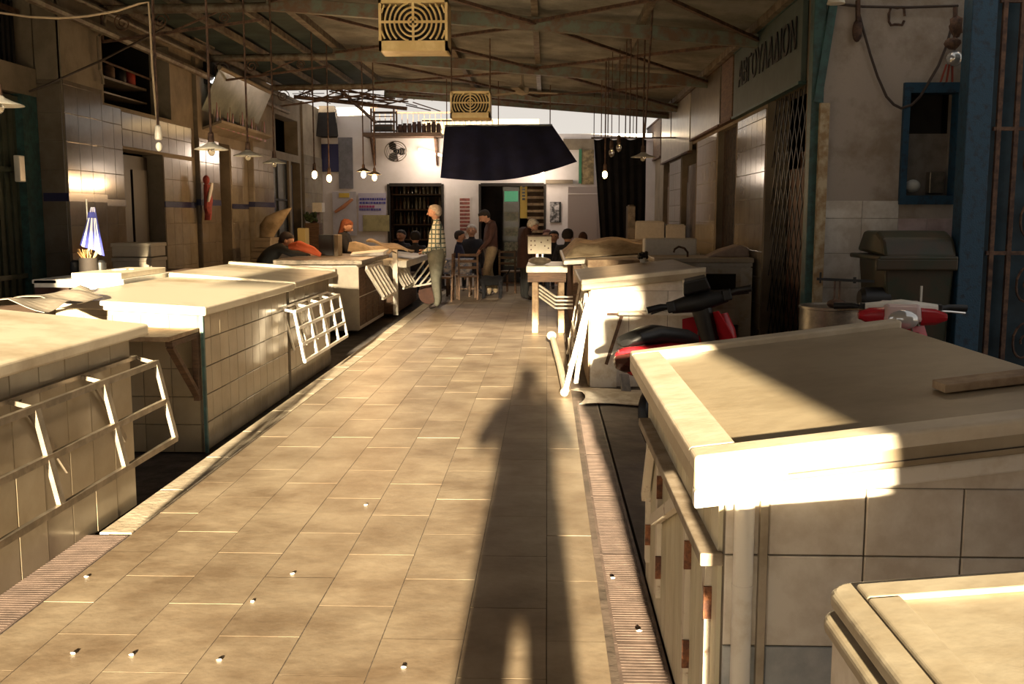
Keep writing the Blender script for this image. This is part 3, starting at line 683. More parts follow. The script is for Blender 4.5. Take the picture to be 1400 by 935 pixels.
# right cabinet with drawers beyond T4
YC = 11.75
cb = thing('cabinet', 'white painted cabinet with drawers behind the red scooter handlebars', 'cabinet', (1.8, 10.7, 0))
q0 = onY(892, 350, YC); q1 = onY(1030, 350, YC); zt_ = 1.2
b = MB(); b.box(1.3, q1.x-.02, YC, YC+.85, .33, 1.02); b.build('body', M_wpaint, cb, bevel=.01)
b = MB(); b.box(1.25, q1.x, YC-.05, YC+.9, 1.06, 1.115); b.build('top_slab', M_marble2, cb, bevel=.01)
b = MB(); b.box(1.28, q1.x-.01, YC-.02, YC+.88, 1.015, 1.06); b.build('moulding', M_wpaint, cb)
b = MB(); b.box(q1.x-.14, q1.x-.01, YC-.015, YC+.1, .0, 1.0); b.build('leg', M_wpaint, cb)
for j, (za, zb_) in enumerate(((.74, .93), (.54, .71), (.36, .51))):
    o_ = MB(); o_.box(1.78, q1.x-.20, YC-.02, YC+.0, za, zb_); f = o_.build('drawer', M_dark if j == 0 else M_wpaint, cb)
    if j: o_ = MB(); o_.box(1.95, 1.99, YC-.05, YC-.02, (za+zb_)/2-.03, (za+zb_)/2+.03); o_.build('handle', M_rust, f)
# things on the right counters
b = MB(); b.box(1.24, 1.9, 12.75, 13.05, 1.1, 1.32); tag(b.build('polystyrene_tub', M_foam, None, bevel=.02), 'long low white tub at the far right behind the cabinet', 'tub')
b = MB(); b.box(1.22, 1.92, 12.72, 13.08, .0, 1.1); tag(b.build('pedestal', M_wpaint, None), 'white pedestal carrying the long low white tub', 'pedestal')
b = MB(); b.tube([(1.68, 12, 1.11), (1.68, 12, 1.17), (1.64, 12, 1.22), (1.57, 11.98, 1.24), (1.52, 11.96, 1.21), (1.51, 11.96, 1.17)], .013, 8); tag(b.build('water_tap', M_rust, None, smooth=True), 'dark curved water tap on the white cabinet', 'tap')
b = MB(); b.prism([(1.92, 12, 1.115), (2.42, 12, 1.115), (2.4, 12, 1.22), (2.3, 12, 1.26), (2.1, 12, 1.2)], (0,.4,0)); tag(b.build('folded_sheet', mat('pink_sheet', (.5, .4, .35), .7, var=.3), None, bevel=.02), 'folded pale sheet lying on the right end of the cabinet', 'sheet')
bp = thing('plant_pot', 'small white cup with a dark plant on the tiled counter corner', 'plant', (1.1, 11.5, 1.07))
b = MB(); b.lathe([(.03, 0), (.045, .06), (.04, .06), (.03, .02)], (1.1, 11.5, 1.07), 12); b.build('cup', M_enam, bp, smooth=True)
b = MB()
for k in range(14): a = random.uniform(0, 2*PI); b.ball((1.1+.04*math.cos(a), 11.5+.04*math.sin(a), 1.15+random.uniform(-.02, .03)), .025, n=6, m=4)
o = b.build('foliage', M_black, bp); 
for i, (x0, x1, z0, z1, y, nm_, lb) in enumerate(((1.55, 2.05, 1.2, 1.5, 17.6, 'white_crate', 'white crate on the far right counter in front of the black curtain'), (2.08, 2.42, 1.2, 1.44, 17.6, 'open_box', 'pale open box beside the white crate on the far right counter'), (1.42, 1.55, 1.2, 1.78, 17.7, 'tall_tin', 'tall narrow grey tin left of the white crate'))):
    b = MB(); b.box(x0, x1, y, y+.4, z0, z1); b.box(x0+.02, x1-.02, y+.02, y+.38, z1, z1+.02); tag(b.build(nm_, M_foam if i < 2 else M_steel, None, bevel=.01), lb, 'box')
b = MB(); b.box(1.3, 2.44, 17.4, 18.2, 0, 1.2); tag(b.build('far_counter', M_wpaint2, None), 'far right painted counter carrying crates before the curtain', 'counter')

# ================================================================== SCOOTERS
def scooter(label, loc, rz, lean, steer, kind=0):
    t = thing('scooter', label, 'scooter', loc); t.rotation_euler = (lean, 0, rz)
    L = dict(local=True)
    V = Vector
    for x, nmw in ((-.62, 'rear_wheel'), (.62, 'front_wheel')):
        b = MB(); b.lathe([(.12, -.04), (.20, -.05), (.235, -.03), (.245, 0), (.235, .03), (.20, .05), (.12, .04)], (x, 0, .245), 28, 'y'); wo_ = b.build(nmw, M_black, t, smooth=True, **L)
        b = MB(); b.lathe([(.001, -.03), (.12, -.02), (.12, .02), (.001, .03)], (x, 0, .245), 20, 'y'); b.build('hub', M_steel, wo_, smooth=True, **L)
    b = MB(); b.loft([(V((x, 0, z)), V((0, wy, 0)), V((0, 0, hz))) for x, z, wy, hz in ((-.92, .72, .03, .03), (-.88, .70, .09, .07), (-.72, .66, .135, .10), (-.45, .62, .155, .13), (-.2, .57, .14, .16), (-.05, .50, .11, .17), (.0, .48, .08, .12))], 16, 2.8)
    b.build('rear_body', M_red, t, smooth=True, **L)
    b = MB(); b.loft([(V((x, 0, z)), V((0, wy, 0)), V((0, 0, hz))) for x, z, wy, hz in ((-.84, .80, .05, .02), (-.80, .815, .10, .045), (-.58, .825, .135, .065), (-.35, .79, .135, .06), (-.15, .76, .12, .06), (-.0, .73, .08, .05))], 16, 2.6)
    b.build('seat', M_black, t, smooth=True, **L)
    b = MB(); b.loft([(V((-.945, 0, .70)), V((0, .05, 0)), V((0, 0, .03))), (V((-.90, 0, .68)), V((0, .095, 0)), V((0, 0, .055))), (V((-.78, 0, .66)), V((0, .14, 0)), V((0, 0, .065))), (V((-.62, 0, .655)), V((0, .16, 0)), V((0, 0, .05)))], 14, 3)
    b.build('tail_light', mat('dark_lens', (.05, .015, .012), .15), t, smooth=True, **L)
    b = MB(); b.bar((-.95, 0, .60), (-.97, 0, .49), .10, .01, up=(0,1,0)); b.build('number_plate', M_steel, t, **L)
    b = MB(); b.box(-.05, .36, -.15, .15, .24, .30); b.build('footboard', M_black, t, bevel=.02, **L)
    # leg shield: curved plate
    def f(u, v):
        a = (u-.5)*2; z = .28+.62*v; wdt = .20*(.75+.35*math.sin(PI*min(1, v*.9+.1))); return (.42-.16*v*.6+.0-.09*a*a*(1), a*wdt, z)
    b = MB(); b.sheet(f, 14, 12, .02, (1,0,0)); b.build('leg_shield', M_red, t, smooth=True, **L)
    b = MB(); b.loft([(V((.50, 0, z)), V((xx, 0, 0)), V((0, yy, 0))) for z, xx, yy in ((.42, .06, .06), (.58, .09, .11), (.75, .07, .12), (.88, .05, .09))], 14, 2.4); b.build('front_cowl', M_red, t, smooth=True, **L)
    b = MB(); b.loft([(V((.62+.27*math.cos(a), 0, .245+.27*math.sin(a))), V((0, .07, 0)), V((math.cos(a)*.012, 0, math.sin(a)*.012))) for a in [math.radians(d) for d in range(30, 175, 16)]], 10, 2.6); b.build('front_fender', M_red, t, smooth=True, **L)
    for s in (-1, 1): b = MB(); b.tube([(.62, s*.075, .245), (.48, s*.06, .66)], .02, 8); b.build('fork', M_steel, t, smooth=True, **L)
    b = MB(); b.loft([(V((.36-.12*(z-.3), 0, z)), V((.05, 0, 0)), V((0, w_, 0))) for z, w_ in ((.36, .07), (.6, .06), (.8, .07), (.98, .08))], 12, 2.6); b.build('steering_column', M_black, t, smooth=True, **L)
    # handlebars
    hb = bpy.data.objects.new('handlebar', None); COL.objects.link(hb); hb.parent = t; hb.location = (.27, 0, 1.0); hb.rotation_euler = (0, 0, steer); hb.scale = (1.25, 1.05, 1.3) if kind == 0 else (1.1, 1.1, 1.15)
    b = MB(); b.loft([(V((0, y, -.0)), V((.07-abs(y)*.16, 0, 0)), V((0, 0, .06-abs(y)*.12))) for y in (-.2, -.14, -.07, 0, .07, .14, .2)], 12, 2.6); b.build('cowl', M_black if kind == 0 else M_enam, hb, smooth=True, **L)
    for s in (-1, 1):
        b = MB(); b.tube([(-.01, s*.17, 0), (-.05, s*.27, .015), (-.07, s*.37, .01)], [.014, .018, .02], 10); b.build('grip', M_black, hb, smooth=True, **L)
        b = MB(); b.tube([(.03, s*.17, .0), (.045, s*.26, .0), (-.0, s*.35, -.01)], .007, 6); b.build('lever', M_chrome if kind else M_black, hb, smooth=True, **L)
        b = MB(); b.box(-.05, .01, s*.2-.03, s*.2+.03, -.03, .035); b.build('switch_box', M_black, hb, bevel=.008, **L)
    if kind == 0:
        b = MB(); b.hexa([(-.1,-.1,.05),(.07,-.1,.05),(.07,.1,.05),(-.1,.1,.05),(-.13,-.08,.12),(.02,-.08,.15),(.02,.08,.15),(-.13,.08,.12)]); b.build('instrument_panel', M_black, hb, bevel=.01, **L)
    else:
        b = MB(); b.hexa([(.02,-.13,-.06),(.13,-.10,-.06),(.13,.10,-.06),(.02,.13,-.06),(-.08,-.12,.05),(.12,-.09,.03),(.12,.09,.03),(-.08,.12,.05)]); b.build('headlight_cowl', mat('pale_pink_plastic', (.62, .45, .42), .35), hb, bevel=.02, **L)
        b = MB(); b.ball((.125, 0, -.045), .035, .085, .055, 16, 10); b.build('headlight', M_lens, hb, smooth=True, **L)
        for s in (-1, 1):
            b = MB(); b.loft([(V((.06, s*y, -.03)), V((.05, 0, 0)), V((0, 0, h))) for y, h in ((.10, .05), (.18, .045), (.24, .02))], 10, 2.4); b.build('indicator', M_red, hb, smooth=True, **L)
    b = MB(); b.tube([(.35, .05, .95), (.30, .1, .7), (.36, .08, .5)], .006, 6); b.tube([(-.1, .14, .3), (-.12, .3, .02)], .012, 6); b.build('side_stand', M_steel, t, smooth=True, **L)
    b = MB(); b.tube([(-.3, -.13, .25), (-.6, -.17, .28), (-.85, -.17, .33)], [.03, .05, .055], 10); b.build('exhaust', M_steel, t, smooth=True, **L)
    return t
scooter('red scooter with black seat parked between the white counters, seen from its tail', (1.19, 7.1, 0), math.radians(54), math.radians(-15), math.radians(28), 0)
scooter('second red scooter facing us, only headlight and handlebars showing over the large counter', (2.34, 6.75, .0), math.radians(-102), 0, 0, 1)

# ================================================================== RIGHT SHOP FRONT
gt = thing('lattice_gate', 'folding diamond lattice gate in the teal framed shop opening', 'gate', (XR+.05, 10.4, 0))
y0, y1 = yr(1095), yr(1047)
for (na, nb) in ((0, 1),):
    k = 0; s_ = .2; y = y0-3.0
    while y < y1:
        for sg in (1, -1):
            # diamond bars clipped to the opening, steep
            za, zb_ = 0.0, 2.85; yy0 = y; yy1 = y+(zb_-za)*.5
            if sg < 0: yy0, yy1 = yy1, yy0
            t0 = 0; t1 = 1; dy = yy1-yy0
            ta = (y0-yy0)/dy; tb = (y1-yy0)/dy
            if ta > tb: ta, tb = tb, ta
            t0 = max(0, ta); t1 = min(1, tb)
            if t1-t0 > .02:
                b = MB(); b.bar((XR+.06+.012*sg, yy0+dy*t0, za+(zb_-za)*t0), (XR+.06+.012*sg, yy0+dy*t1, za+(zb_-za)*t1), .008, .018); b.build('lattice_bar', M_black, gt)
        y += s_
b = MB(); b.box(XR+.2, XR+.26, yr(1070), yr(1052), -.05, 2.1); b.box(XR+.35, XR+.4, yr(1098), yr(1048), -.05, 2.3); tag(b.build('wooden_door_leaf', mat('reddish_brown_door', (.16, .07, .04), .6, var=.3), None), 'reddish brown door leaf behind the diamond lattice gate', 'door')
b = MB(); b.box(XR+.42, XR+.5, yr(1098)+.05, yr(1048), 0, 2.5); tag(b.build('curtain_panel', M_plaster, None), 'pale cloth panel seen through the diamond lattice gate', 'panel')
g2 = thing('mesh_door', 'tall dark mesh door in the second right shop opening', 'door', (XR+.05, 13.6, 0))
y0, y1 = yr(1004), yr(979); y = y0
while y < y1: b = MB(); b.bar((XR+.08, y, 0), (XR+.08, y, 2.8), .012); b.build('bar', M_rust, g2); y += .11
b = MB(); b.box(XR+.12, XR+.14, y0, y1, 0, 2.8); b.build('backing', mat('green_black_mesh', (.05, .055, .04), .6, var=.4), g2)
for px0, px1, nm_, lb, c in ((950, 931, 'shop_door', 'grey door leaf in the third right shop opening', (.2, .16, .13)), (914, 906, 'stacked_cartons', 'dim stacked cartons in the last right shop opening', (.2, .13, .08))):
    b = MB(); b.box(XR+.1, XR+.2, yr(px0), yr(px1), 0, 2.5); b.box(XR+.08, XR+.1, yr(px0)+.1, yr(px1)-.1, .2, 2.2); tag(b.build(nm_, mat(nm_+'_m', c, .6, var=.3), None), lb, 'door' if 'door' in nm_ else 'box')
# sign boards
def sign(px0, px1, m, label, z0=2.87, z1=3.66, th=.06):
    t = thing('sign_board', label, 'sign', (XR-.06, yr(px0), z0))
    b = MB(); b.box(XR-th, XR-.005, yr(px0)+.02, yr(px1)-.02, z0, z1); b.build('panel', m, t, bevel=.006)
    for zq in (z0-.03, z1): b = MB(); b.box(XR-th-.02, XR-.005, yr(px0)+.02, yr(px1)-.02, zq, zq+.03); b.build('edge_trim', M_teal if px0 > 1050 else M_rust, t)
    return t
M_sg = mat('dull_teal_board', (.07, .10, .09), .55, var=.25)
s1 = sign(1097, 1004, M_sg, 'dark teal shop sign board with black Greek letters at the upper right')
def text(body, size, m, parent, matx, ext=.004, sx=1, name='lettering'):
    cu = bpy.data.curves.new(name, 'FONT'); cu.body = body; cu.size = size; cu.extrude = ext; cu.align_x = 'CENTER'; cu.align_y = 'CENTER'
    o = bpy.data.objects.new('tmp', cu); COL.objects.link(o); dg = bpy.context.evaluated_depsgraph_get(); me = bpy.data.meshes.new_from_object(o.evaluated_get(dg)); bpy.data.objects.remove(o)
    o = bpy.data.objects.new(name, me); me.materials.clear(); me.materials.append(m); COL.objects.link(o)
    if parent: r = parent; o.parent = parent; mt = Matrix.Translation(-Vector(r.location)) @ matx
    else: mt = matx
    o.matrix_local = mt @ Matrix.Diagonal((sx, 1, 1, 1)); return o
MX = Matrix(((0,0,-1,XR-.07),(-1,0,0,(yr(1090)+yr(1012))/2),(0,1,0,3.32),(0,0,0,1)))
text('ΑΒΓΟΥΛΑΔΙΟΝ', .42, M_black, s1, MX, sx=.98)
sign(1003, 987, M_wood, 'narrow brown sign board next to the dark teal sign')
sign(986, 946, mat('tarnished_metal_sign', (.20, .17, .13), .32, .5, var=.3), 'wide tarnished metal sign board, third from the right')
sign(945, 906, mat('pale_metal_sign', (.50, .45, .36), .3, .4, var=.2), 'pale shining metal sign board on the far right wall', 2.7, 3.66)
sign(905, 886, M_wood, 'small brown sign board, farthest on the right wall')
# teal posts
b = MB(); b.box(XR-.09, XR+.02, 9.2, 9.34, -.05, 4.2); tag(b.build('teal_post', M_teal, None, bevel=.008), 'tall teal painted post at the corner of the white plastered wall', 'post')
p0 = onY(1140, 0, 9.2); p1_ = onY(1117, 140, 9.2)
b = MB(); b.bar(p0, p1_, .05, .07); tag(b.build('teal_brace', M_teal, None), 'short slanting teal brace above the tall teal post', 'brace')
b = MB(); b.box(XR-.02, XR+.06, 9.14, 9.2, 0, 2.6); tag(b.build('peeling_jamb', mat('peeling_jamb', (.5, .42, .28), .8, col2=(.3, .2, .1), scale=10), None), 'peeling ochre jamb between the teal post and the white wall', 'jamb')
# blue post and gate at far right
b = MB(); b.box(3.38, 3.58, 8.32, 8.5, -.05, 4.2); tag(b.build('blue_post', M_bluep, None, bevel=.008), 'thick blue painted post right of the small blue window', 'post')
b = MB(); b.box(3.58, 5.6, 8.42, 8.48, -.05, 4.2); ob = tag(b.build('blue_door', mat('dark_blue_board', (.012, .04, .06), .6, var=.5, scale=3), None), 'dark blue shop door behind iron scrollwork at the right edge', 'door')
gw = thing('iron_gate', 'rusty scrollwork iron grille at the right edge of the picture', 'gate', (4.2, 8.34, 0))
for x in (3.64, 3.78, 4.32): b = MB(); b.bar((x, 8.33, 0), (x, 8.33, 4.1), .035); b.build('upright', M_rust, gw)
for z in (.3, 1.3, 2.3, 3.3):
    b = MB(); b.bar((3.6, 8.33, z), (4.4, 8.33, z), .03); b.build('cross_bar', M_rust, gw)
    for (cx, s) in ((3.95, 1), (4.17, -1)):
        for dz in (.25, .72):
            b = MB(); b.tube([(cx+s*.12*(1-k/26)*math.cos(k*.45), 8.33, z+dz+.2*(1-k/26)*math.sin(k*.45)) for k in range(22)], .011, 5); b.build('scroll', M_rust, gw, smooth=True)
# wall details on the cross wall
P = lambda px, py, d=.05: onY(px, py, YW-d)
b = MB()
pts = [(1172,8),(1180,40),(1190,75),(1200,105),(1212,132),(1222,143),(1232,148),(1247,143),(1258,132),(1270,112),(1283,90),(1293,65),(1300,40)]
b.tube([P(*q) for q in pts], .012, 6); tag(b.build('hanging_cable', M_cabled, None, smooth=True), 'dark cable drooping across the white wall above the blue window', 'cable')
b = MB(); b.tube([P(1140,5), P(1180,9), P(1240,10), P(1310,8)], .012, 6); tag(b.build('wall_cable', M_cabled, None, smooth=True), 'dark cable running level along the top of the white wall', 'cable')
hk = thing('iron_hook', 'rusty iron hook hanging at the upper left of the white wall', 'hook', P(1173, 30))
b = MB(); b.bar(P(1173, 0, .06), P(1173, 30, .06), .05, .03); b.build('strap', M_rust, hk); b = MB(); b.ball(P(1172, 42, .06), .045, .03, .1); b.build('weight', M_rust, hk, smooth=True)
b = MB(); c = P(1226, 22, .04); b.tube([c+Vector((.07*math.cos(a), 0, .09*math.sin(a)+.02*math.sin(3*a))) for a in [k*.5 for k in range(13)]], .012, 6); tag(b.build('wire_loop', M_rust, None, smooth=True), 'rusty loop of wire on a nail near the top of the white wall', 'wire')
orn = thing('hanging_ornament', 'glass ball ornament with red ribbons hanging beside the blue window', 'ornament', P(1303, 75, .15))
b = MB(); b.ball(P(1305, 80, .15), .07, .07, .07, 14, 10); b.build('glass_ball', M_lens, orn, smooth=True)
b = MB(); b.tube([P(1306, 10, .15), P(1306, 55, .15)], .02, 6); b.ball(P(1303, 60, .15), .07, .06, .05, 8, 6, .2); b.ball(P(1307, 35, .15), .06, .05, .1, 8, 6, .25); b.build('cord', M_rust, orn, smooth=True)
for dx in (-12, -4, 4): b = MB(); b.bar(P(1300+dx/2, 88, .15), P(1298+dx, 112, .15), .03, .008); b.build('ribbon', mat('faded_red', (.3, .05, .03), .8), orn)
cl_ = thing('ceiling_lamp', 'cream lamp cup at the top edge beside the teal brace', 'lamp', onY(1143, 3, 8.6))
b = MB(); b.lathe([(.03, .03), (.06, .02), (.075, -.03), (.05, -.035)], onY(1143, 0, 8.6), 16); b.build('shade', M_enam, cl_, smooth=True)
b = MB(); b.tube([onY(1143, -4, 8.6), onY(1143, -4, 8.6)+Vector((0,0,.35))], .012, 6); b.build('cord', M_cabled, cl_)
# window contents
b = MB(); b.ball((win[0].x+.14, YW+.12, win[0].z+.14), .07, .06, .06); tag(b.build('plates_stack', M_enam, None, smooth=True), 'pale crumpled bundle inside the small blue window', 'bundle')
b = MB(); b.box(win[1].x-.2, win[1].x-.06, YW+.08, YW+.18, win[0].z+.07, win[0].z+.27); tag(b.build('grey_container', M_steel, None, bevel=.01), 'grey container at the right inside the small blue window', 'container')
# drum with balance scale, motor, bin
dr = thing('metal_drum', 'round dented grey metal drum against the white wall', 'drum', (2.6, 8.4, 0))
cxy = onY(1143, 430, 8.3); R_ = 48/1361*8.3
b = MB(); b.lathe([(R_, 0), (R_*1.02, .1), (R_, .2), (R_*.99, cxy.z+.05), (R_*1.03, cxy.z+.055), (R_*1.03, cxy.z+.075), (R_*.98, cxy.z+.075), (R_*.96, cxy.z+.06), (.001, cxy.z+.06)], (cxy.x, 8.3, 0), 32); b.build('body', M_steel, dr, smooth=True)
zt5 = cxy.z+.06
bs = thing('balance_scale', 'black iron beam balance standing on the metal drum', 'scale', (cxy.x, 8.3, zt5))
b = MB(); b.ball((cxy.x, 8.3, zt5+.03), .08, .08, .04); b.build('base', M_rust, bs, smooth=True)
for dx in (-.02, .02): b = MB(); b.bar((cxy.x+dx, 8.3, zt5), (cxy.x+dx, 8.3, zt5+.22), .012); b.build('stem', M_rust, bs)
b = MB(); b.bar((cxy.x-.17, 8.3, zt5+.235), (cxy.x+.3, 8.3, zt5+.215), .018, .022); b.bar((cxy.x-.14, 8.3, zt5+.2), (cxy.x-.14, 8.3, zt5+.29), .015); b.bar((cxy.x+.14, 8.3, zt5+.2), (cxy.x+.14, 8.3, zt5+.25), .02); b.build('beam', M_black, bs)
mo = thing('electric_motor', 'black greasy motor beside the beam balance', 'motor', (cxy.x+.35, 8.4, zt5-.1))
b = MB(); b.lathe([(.001, -.13), (.07, -.13), (.1, -.1), (.1, .1), (.07, .13), (.001, .13)], (cxy.x+.36, 8.45, zt5+.06), 18, 'x'); b.build('housing', M_black, mo, smooth=True)
b = MB(); b.box(cxy.x+.31, cxy.x+.44, 8.36, 8.54, -.0, zt5-.03); b.build('stand', M_dark, mo); b = MB(); b.box(cxy.x+.44, cxy.x+.58, 8.4, 8.5, zt5-.02, zt5+.18); b.build('terminal_box', M_black, mo, bevel=.01)
bn = thing('wheelie_bin', 'large dark green rubbish bin with a domed lid beside the blue post', 'bin', onY(1250, 450, 8.5))
a0 = onY(1206, 372, 8.35); a1 = onY(1306, 372, 8.35); zl = onY(1200, 355, 8.3).z; ztp = onY(1240, 316, 8.5).z
b = MB(); b.hexa([(a0.x+.1, 8.4, .05), (a1.x-.06, 8.4, .05), (a1.x-.06, 8.95, .05), (a0.x+.1, 8.95, .05), (a0.x+.02, 8.35, zl), (a1.x, 8.35, zl), (a1.x, 9.05, zl), (a0.x+.02, 9.05, zl)]); b.build('body', M_green, bn, bevel=.02)
b = MB(); b.box(a0.x-.07, a1.x, 8.29, 8.34, zl-.09, zl+.01); b.box(a0.x-.05, a1.x+.0, 8.29, 9.1, zl-.01, zl+.03); b.build('rim', M_green, bn, bevel=.015)
b = MB(); zz = [(8.31, zl+.02), (8.4, ztp-.06), (8.55, ztp), (8.9, ztp), (9.07, zl+.05)]
b.prism([(a0.x-.0, y, z) for y, z in zz], (a1.x-a0.x, 0, 0)); b.build('lid', M_green, bn, bevel=.03)
for x in (a0.x+.15, a1.x-.15): b = MB(); b.lathe([(.001, -.03), (.09, -.03), (.09, .03), (.001, .03)], (x, 8.9, .09), 16, 'x'); b.build('wheel', M_black, bn, smooth=True)
b = MB(); b.box(onY(1260, 400, 8.2).x-.008, onY(1260, 400, 8.2).x+.008, 8.2, 8.216, -.0, onY(1260, 391, 8.2).z); tag(b.build('thin_stick', M_enam, None), 'thin pale stick standing upright before the green bin', 'stick')

# ================================================================== HANGING THINGS
def pendant(label, px, py, y, ztop, kind, r=.2, group=None, dz=0):
    c = onY(px, py, y); ztop = zr(c.x)+.055 if c.x > -3.25 else 4.185+.058*(c.x+5.35); t = thing('pendant_lamp', label, 'lamp', c, group)
    b = MB(); b.tube([c+Vector((0,0,.1)), Vector((c.x, c.y, (c.z+ztop)/2)), Vector((c.x, c.y, ztop))], .010 if kind != 'thin' else .006, 7); b.build('rod', M_rust, t, smooth=True)
    b = MB(); b.lathe([(.012, .13), (.022, .12), (.028, .03), (.02, .02), (.001, .02)], c, 12); b.build('socket', M_rust if kind != 'white' else M_enam, t, smooth=True)
    if kind == 'shade':
        b = MB(); b.lathe([(.025, .05), (.04, .036), (r*.6, .016), (r, -.004), (r+.004, -.01), (r*.98, -.008), (r*.6, .008), (.03, .022), (.025, .035)], c, 28); b.build('shade', M_enam, t, smooth=True)
        b = MB(); b.ball(c+Vector((0,0,-.02)), .03, .03, .04, 12, 8); b.build('bulb', M_bulboff, t, smooth=True)
    if kind in ('lit', 'litshade'):
        if kind == 'litshade': b = MB(); b.lathe([(.025, .07), (r*.6, .05), (r, .02), (r*.98, .016), (r*.6, .04), (.02, .05)], c, 24); b.build('shade', M_steel, t, smooth=True)
        b = MB(); b.ball(c+Vector((0,0,-.03)), .038, .038, .055, 12, 8); b.build('bulb', M_bulb, t, smooth=True)
        ld = bpy.data.lights.new('bulb_light', 'POINT'); ld.energy = 45 if kind == 'litshade' else 14; ld.color = (1, .6, .28); ld.shadow_soft_size = .06
        lo_ = bpy.data.objects.new('bulb_light', ld); COL.objects.link(lo_); lo_.parent = t; lo_.location = (0, 0, -.14)
    if kind in ('off', 'thin', 'white'): b = MB(); rb = .024 if kind == 'white' else .04; b.ball(c+Vector((0,0,-.03 if kind == 'white' else -.04)), rb, rb, rb*1.4, 12, 8); b.build('bulb', M_bulboff if kind != 'white' else M_enam, t, smooth=True)
    return t
pendant('white enamel lamp shade cut off by the left edge', -2, 142, 6.0, 4.2, 'shade', .14)
pendant('unlit white bulb on a long rod left of the first pillar opening', 217, 195, 7.5, 4.25, 'white')
pendant('big round white enamel shade, nearest whole lamp on the left', 289, 203, 8.0, 4.25, 'shade', .13)
pendant('shallow enamel shade, second from the left pillar in the lamp row', 339, 212, 10.0, 4.2, 'shade', .14)
pendant('enamel shade with clear bulb before the cream tiled pillar', 375, 222, 11.5, 4.2, 'shade', .13)
pendant('glowing bare bulb on the left, the one nearer the tiled pillar', 430, 236, 14.0, 4.1, 'lit')
pendant('glowing bare bulb on the left, the one nearer the posters', 450, 241, 15.0, 4.1, 'lit')
pendant('left one of two small shaded lit lamps before the white wall', 497, 236, 15.5, 4.1, 'litshade', .11)
pendant('right one of two small shaded lit lamps before the white wall', 512, 240, 16.5, 4.1, 'litshade', .11)
pendant('clear unlit pear bulb before the black curtain, lower of the pair', 836, 205, 14.0, 3.85, 'thin')
pendant('clear unlit pear bulb before the black curtain, higher of the pair', 846, 198, 14.0, 3.85, 'thin')
pendant('glowing bare bulb before the black curtain on the right', 827, 236, 15.0, 3.8, 'lit')
pendant('shaded lamp with a clear bulb at the right end of the black curtain', 879, 214, 12.0, 3.8, 'shade', .14)
for px, y in ((822, 16), (831, 14.5), (855, 13), (861, 12.5), (870, 12.2)):
    b = MB(); c = onY(px, 188, y); b.tube([c, (c.x, c.y, zr(c.x))], .008, 6); tag(b.build('hanging_rod', M_rust, None), {822: 'thin rod hanging over the left end of the black curtain', 831: 'thin rod hanging second from the left over the black curtain', 855: 'thin rod in the middle of the rods over the black curtain', 861: 'thin rod right of the middle over the black curtain', 870: 'thin rod at the right end of the rods over the black curtain'}[px], 'rod')
b = MB(); b.tube([onY(893, 0, 11), onY(886, 110, 11), onY(881, 190, 11)], .011, 6); tag(b.build('long_pole', M_rust, None, smooth=True), 'long thin slanting pole hanging from the roof at the right', 'pole')

def vent(px, py, y, w, h, label):
    c = onY(px, py, y); t = thing('fan_grille_box', label, 'ventilator', c)
    x0, x1, z0, z1 = c.x-w/2, c.x+w/2, c.z-h/2, c.z+h/2; D = .32
    b = MB(); b.box(x0, x1, y, y+D, z1-.03, z1); b.box(x0, x1, y, y+D, z0, z0+.05); b.box(x0, x0+.02, y, y+D, z0, z1); b.box(x1-.02, x1, y, y+D, z0, z1); b.box(x0, x1, y+D-.02, y+D, z0, z1); b.build('casing', M_yel, t, bevel=.006)
    b = MB(); b.box(x0, x1, y-.02, y, z0, z0+h*.2); b.box(x0, x1, y-.02, y, z1-h*.06, z1); b.box(x0, x0+w*.04, y-.02, y, z0, z1); b.box(x1-w*.04, x1, y-.02, y, z0, z1)
    cz = z0+h*.2+(h*.74)/2; cx = c.x; hw = w/2-w*.03; hh = h*.37
    b.box(x0, x1, y-.018, y-.004, cz-.012*w/.7, cz+.012*w/.7); b.box(cx-.012*w/.7, cx+.012*w/.7, y-.018, y-.004, cz-hh, cz+hh)
    k = 1
    for k in range(1, 8):
        R = k*w*.068; seg = []
        for j in range(49):
            a = 2*PI*j/48; x, z = cx+R*math.cos(a), cz+R*math.sin(a)
            if abs(x-cx) <= hw and abs(z-cz) <= hh: seg.append((x, z))
            else:
                if len(seg) > 1: b.tube([(u, y-.011, v) for u, v in seg], .011*w/.7, 5)
                seg = []
        if len(seg) > 1: b.tube([(u, y-.011, v) for u, v in seg], .011*w/.7, 5)
    b.build('front_grille', M_yel, t, smooth=True)
    b = MB(); b.box(x0+.03, x1-.03, y+.12, y+.14, z0+.06, z1-.04); b.build('dark_core', M_dark, t)
    b = MB()
    for x in (x0+.01, x1-.01): b.tube([(x, y+.1, z1), (x, y+.1, zr(x)+.0)], .010, 6)
    b.build('hanger_rod', M_rust, t)
    return t
vent(565, 35, 9.4, 92/1361*9.4, 66/1361*9.4, 'larger yellow fan grille box hanging under the roof, nearer one')
vent(643, 143, 13.6, 54/1361*13.6, 35/1361*13.6, 'smaller yellow fan grille box hanging farther under the roof')
# ceiling fan
cf = thing('ceiling_fan', 'small cream ceiling fan under the roof right of the grille boxes', 'fan', onY(716, 130, 15))
c = onY(714, 126, 15.0); b = MB(); b.lathe([(.02, .25), (.03, .1), (.1, .06), (.1, -.02), (.001, -.05)], c, 16); b.build('motor', M_plaster, cf, smooth=True)
for k in range(3):
    a = k*2*PI/3+.35; d = Vector((math.cos(a), math.sin(a), 0)); b = MB(); b.bar(c+d*.08, c+d*.55, .11, .012); b.build('blade', M_plaster, cf)
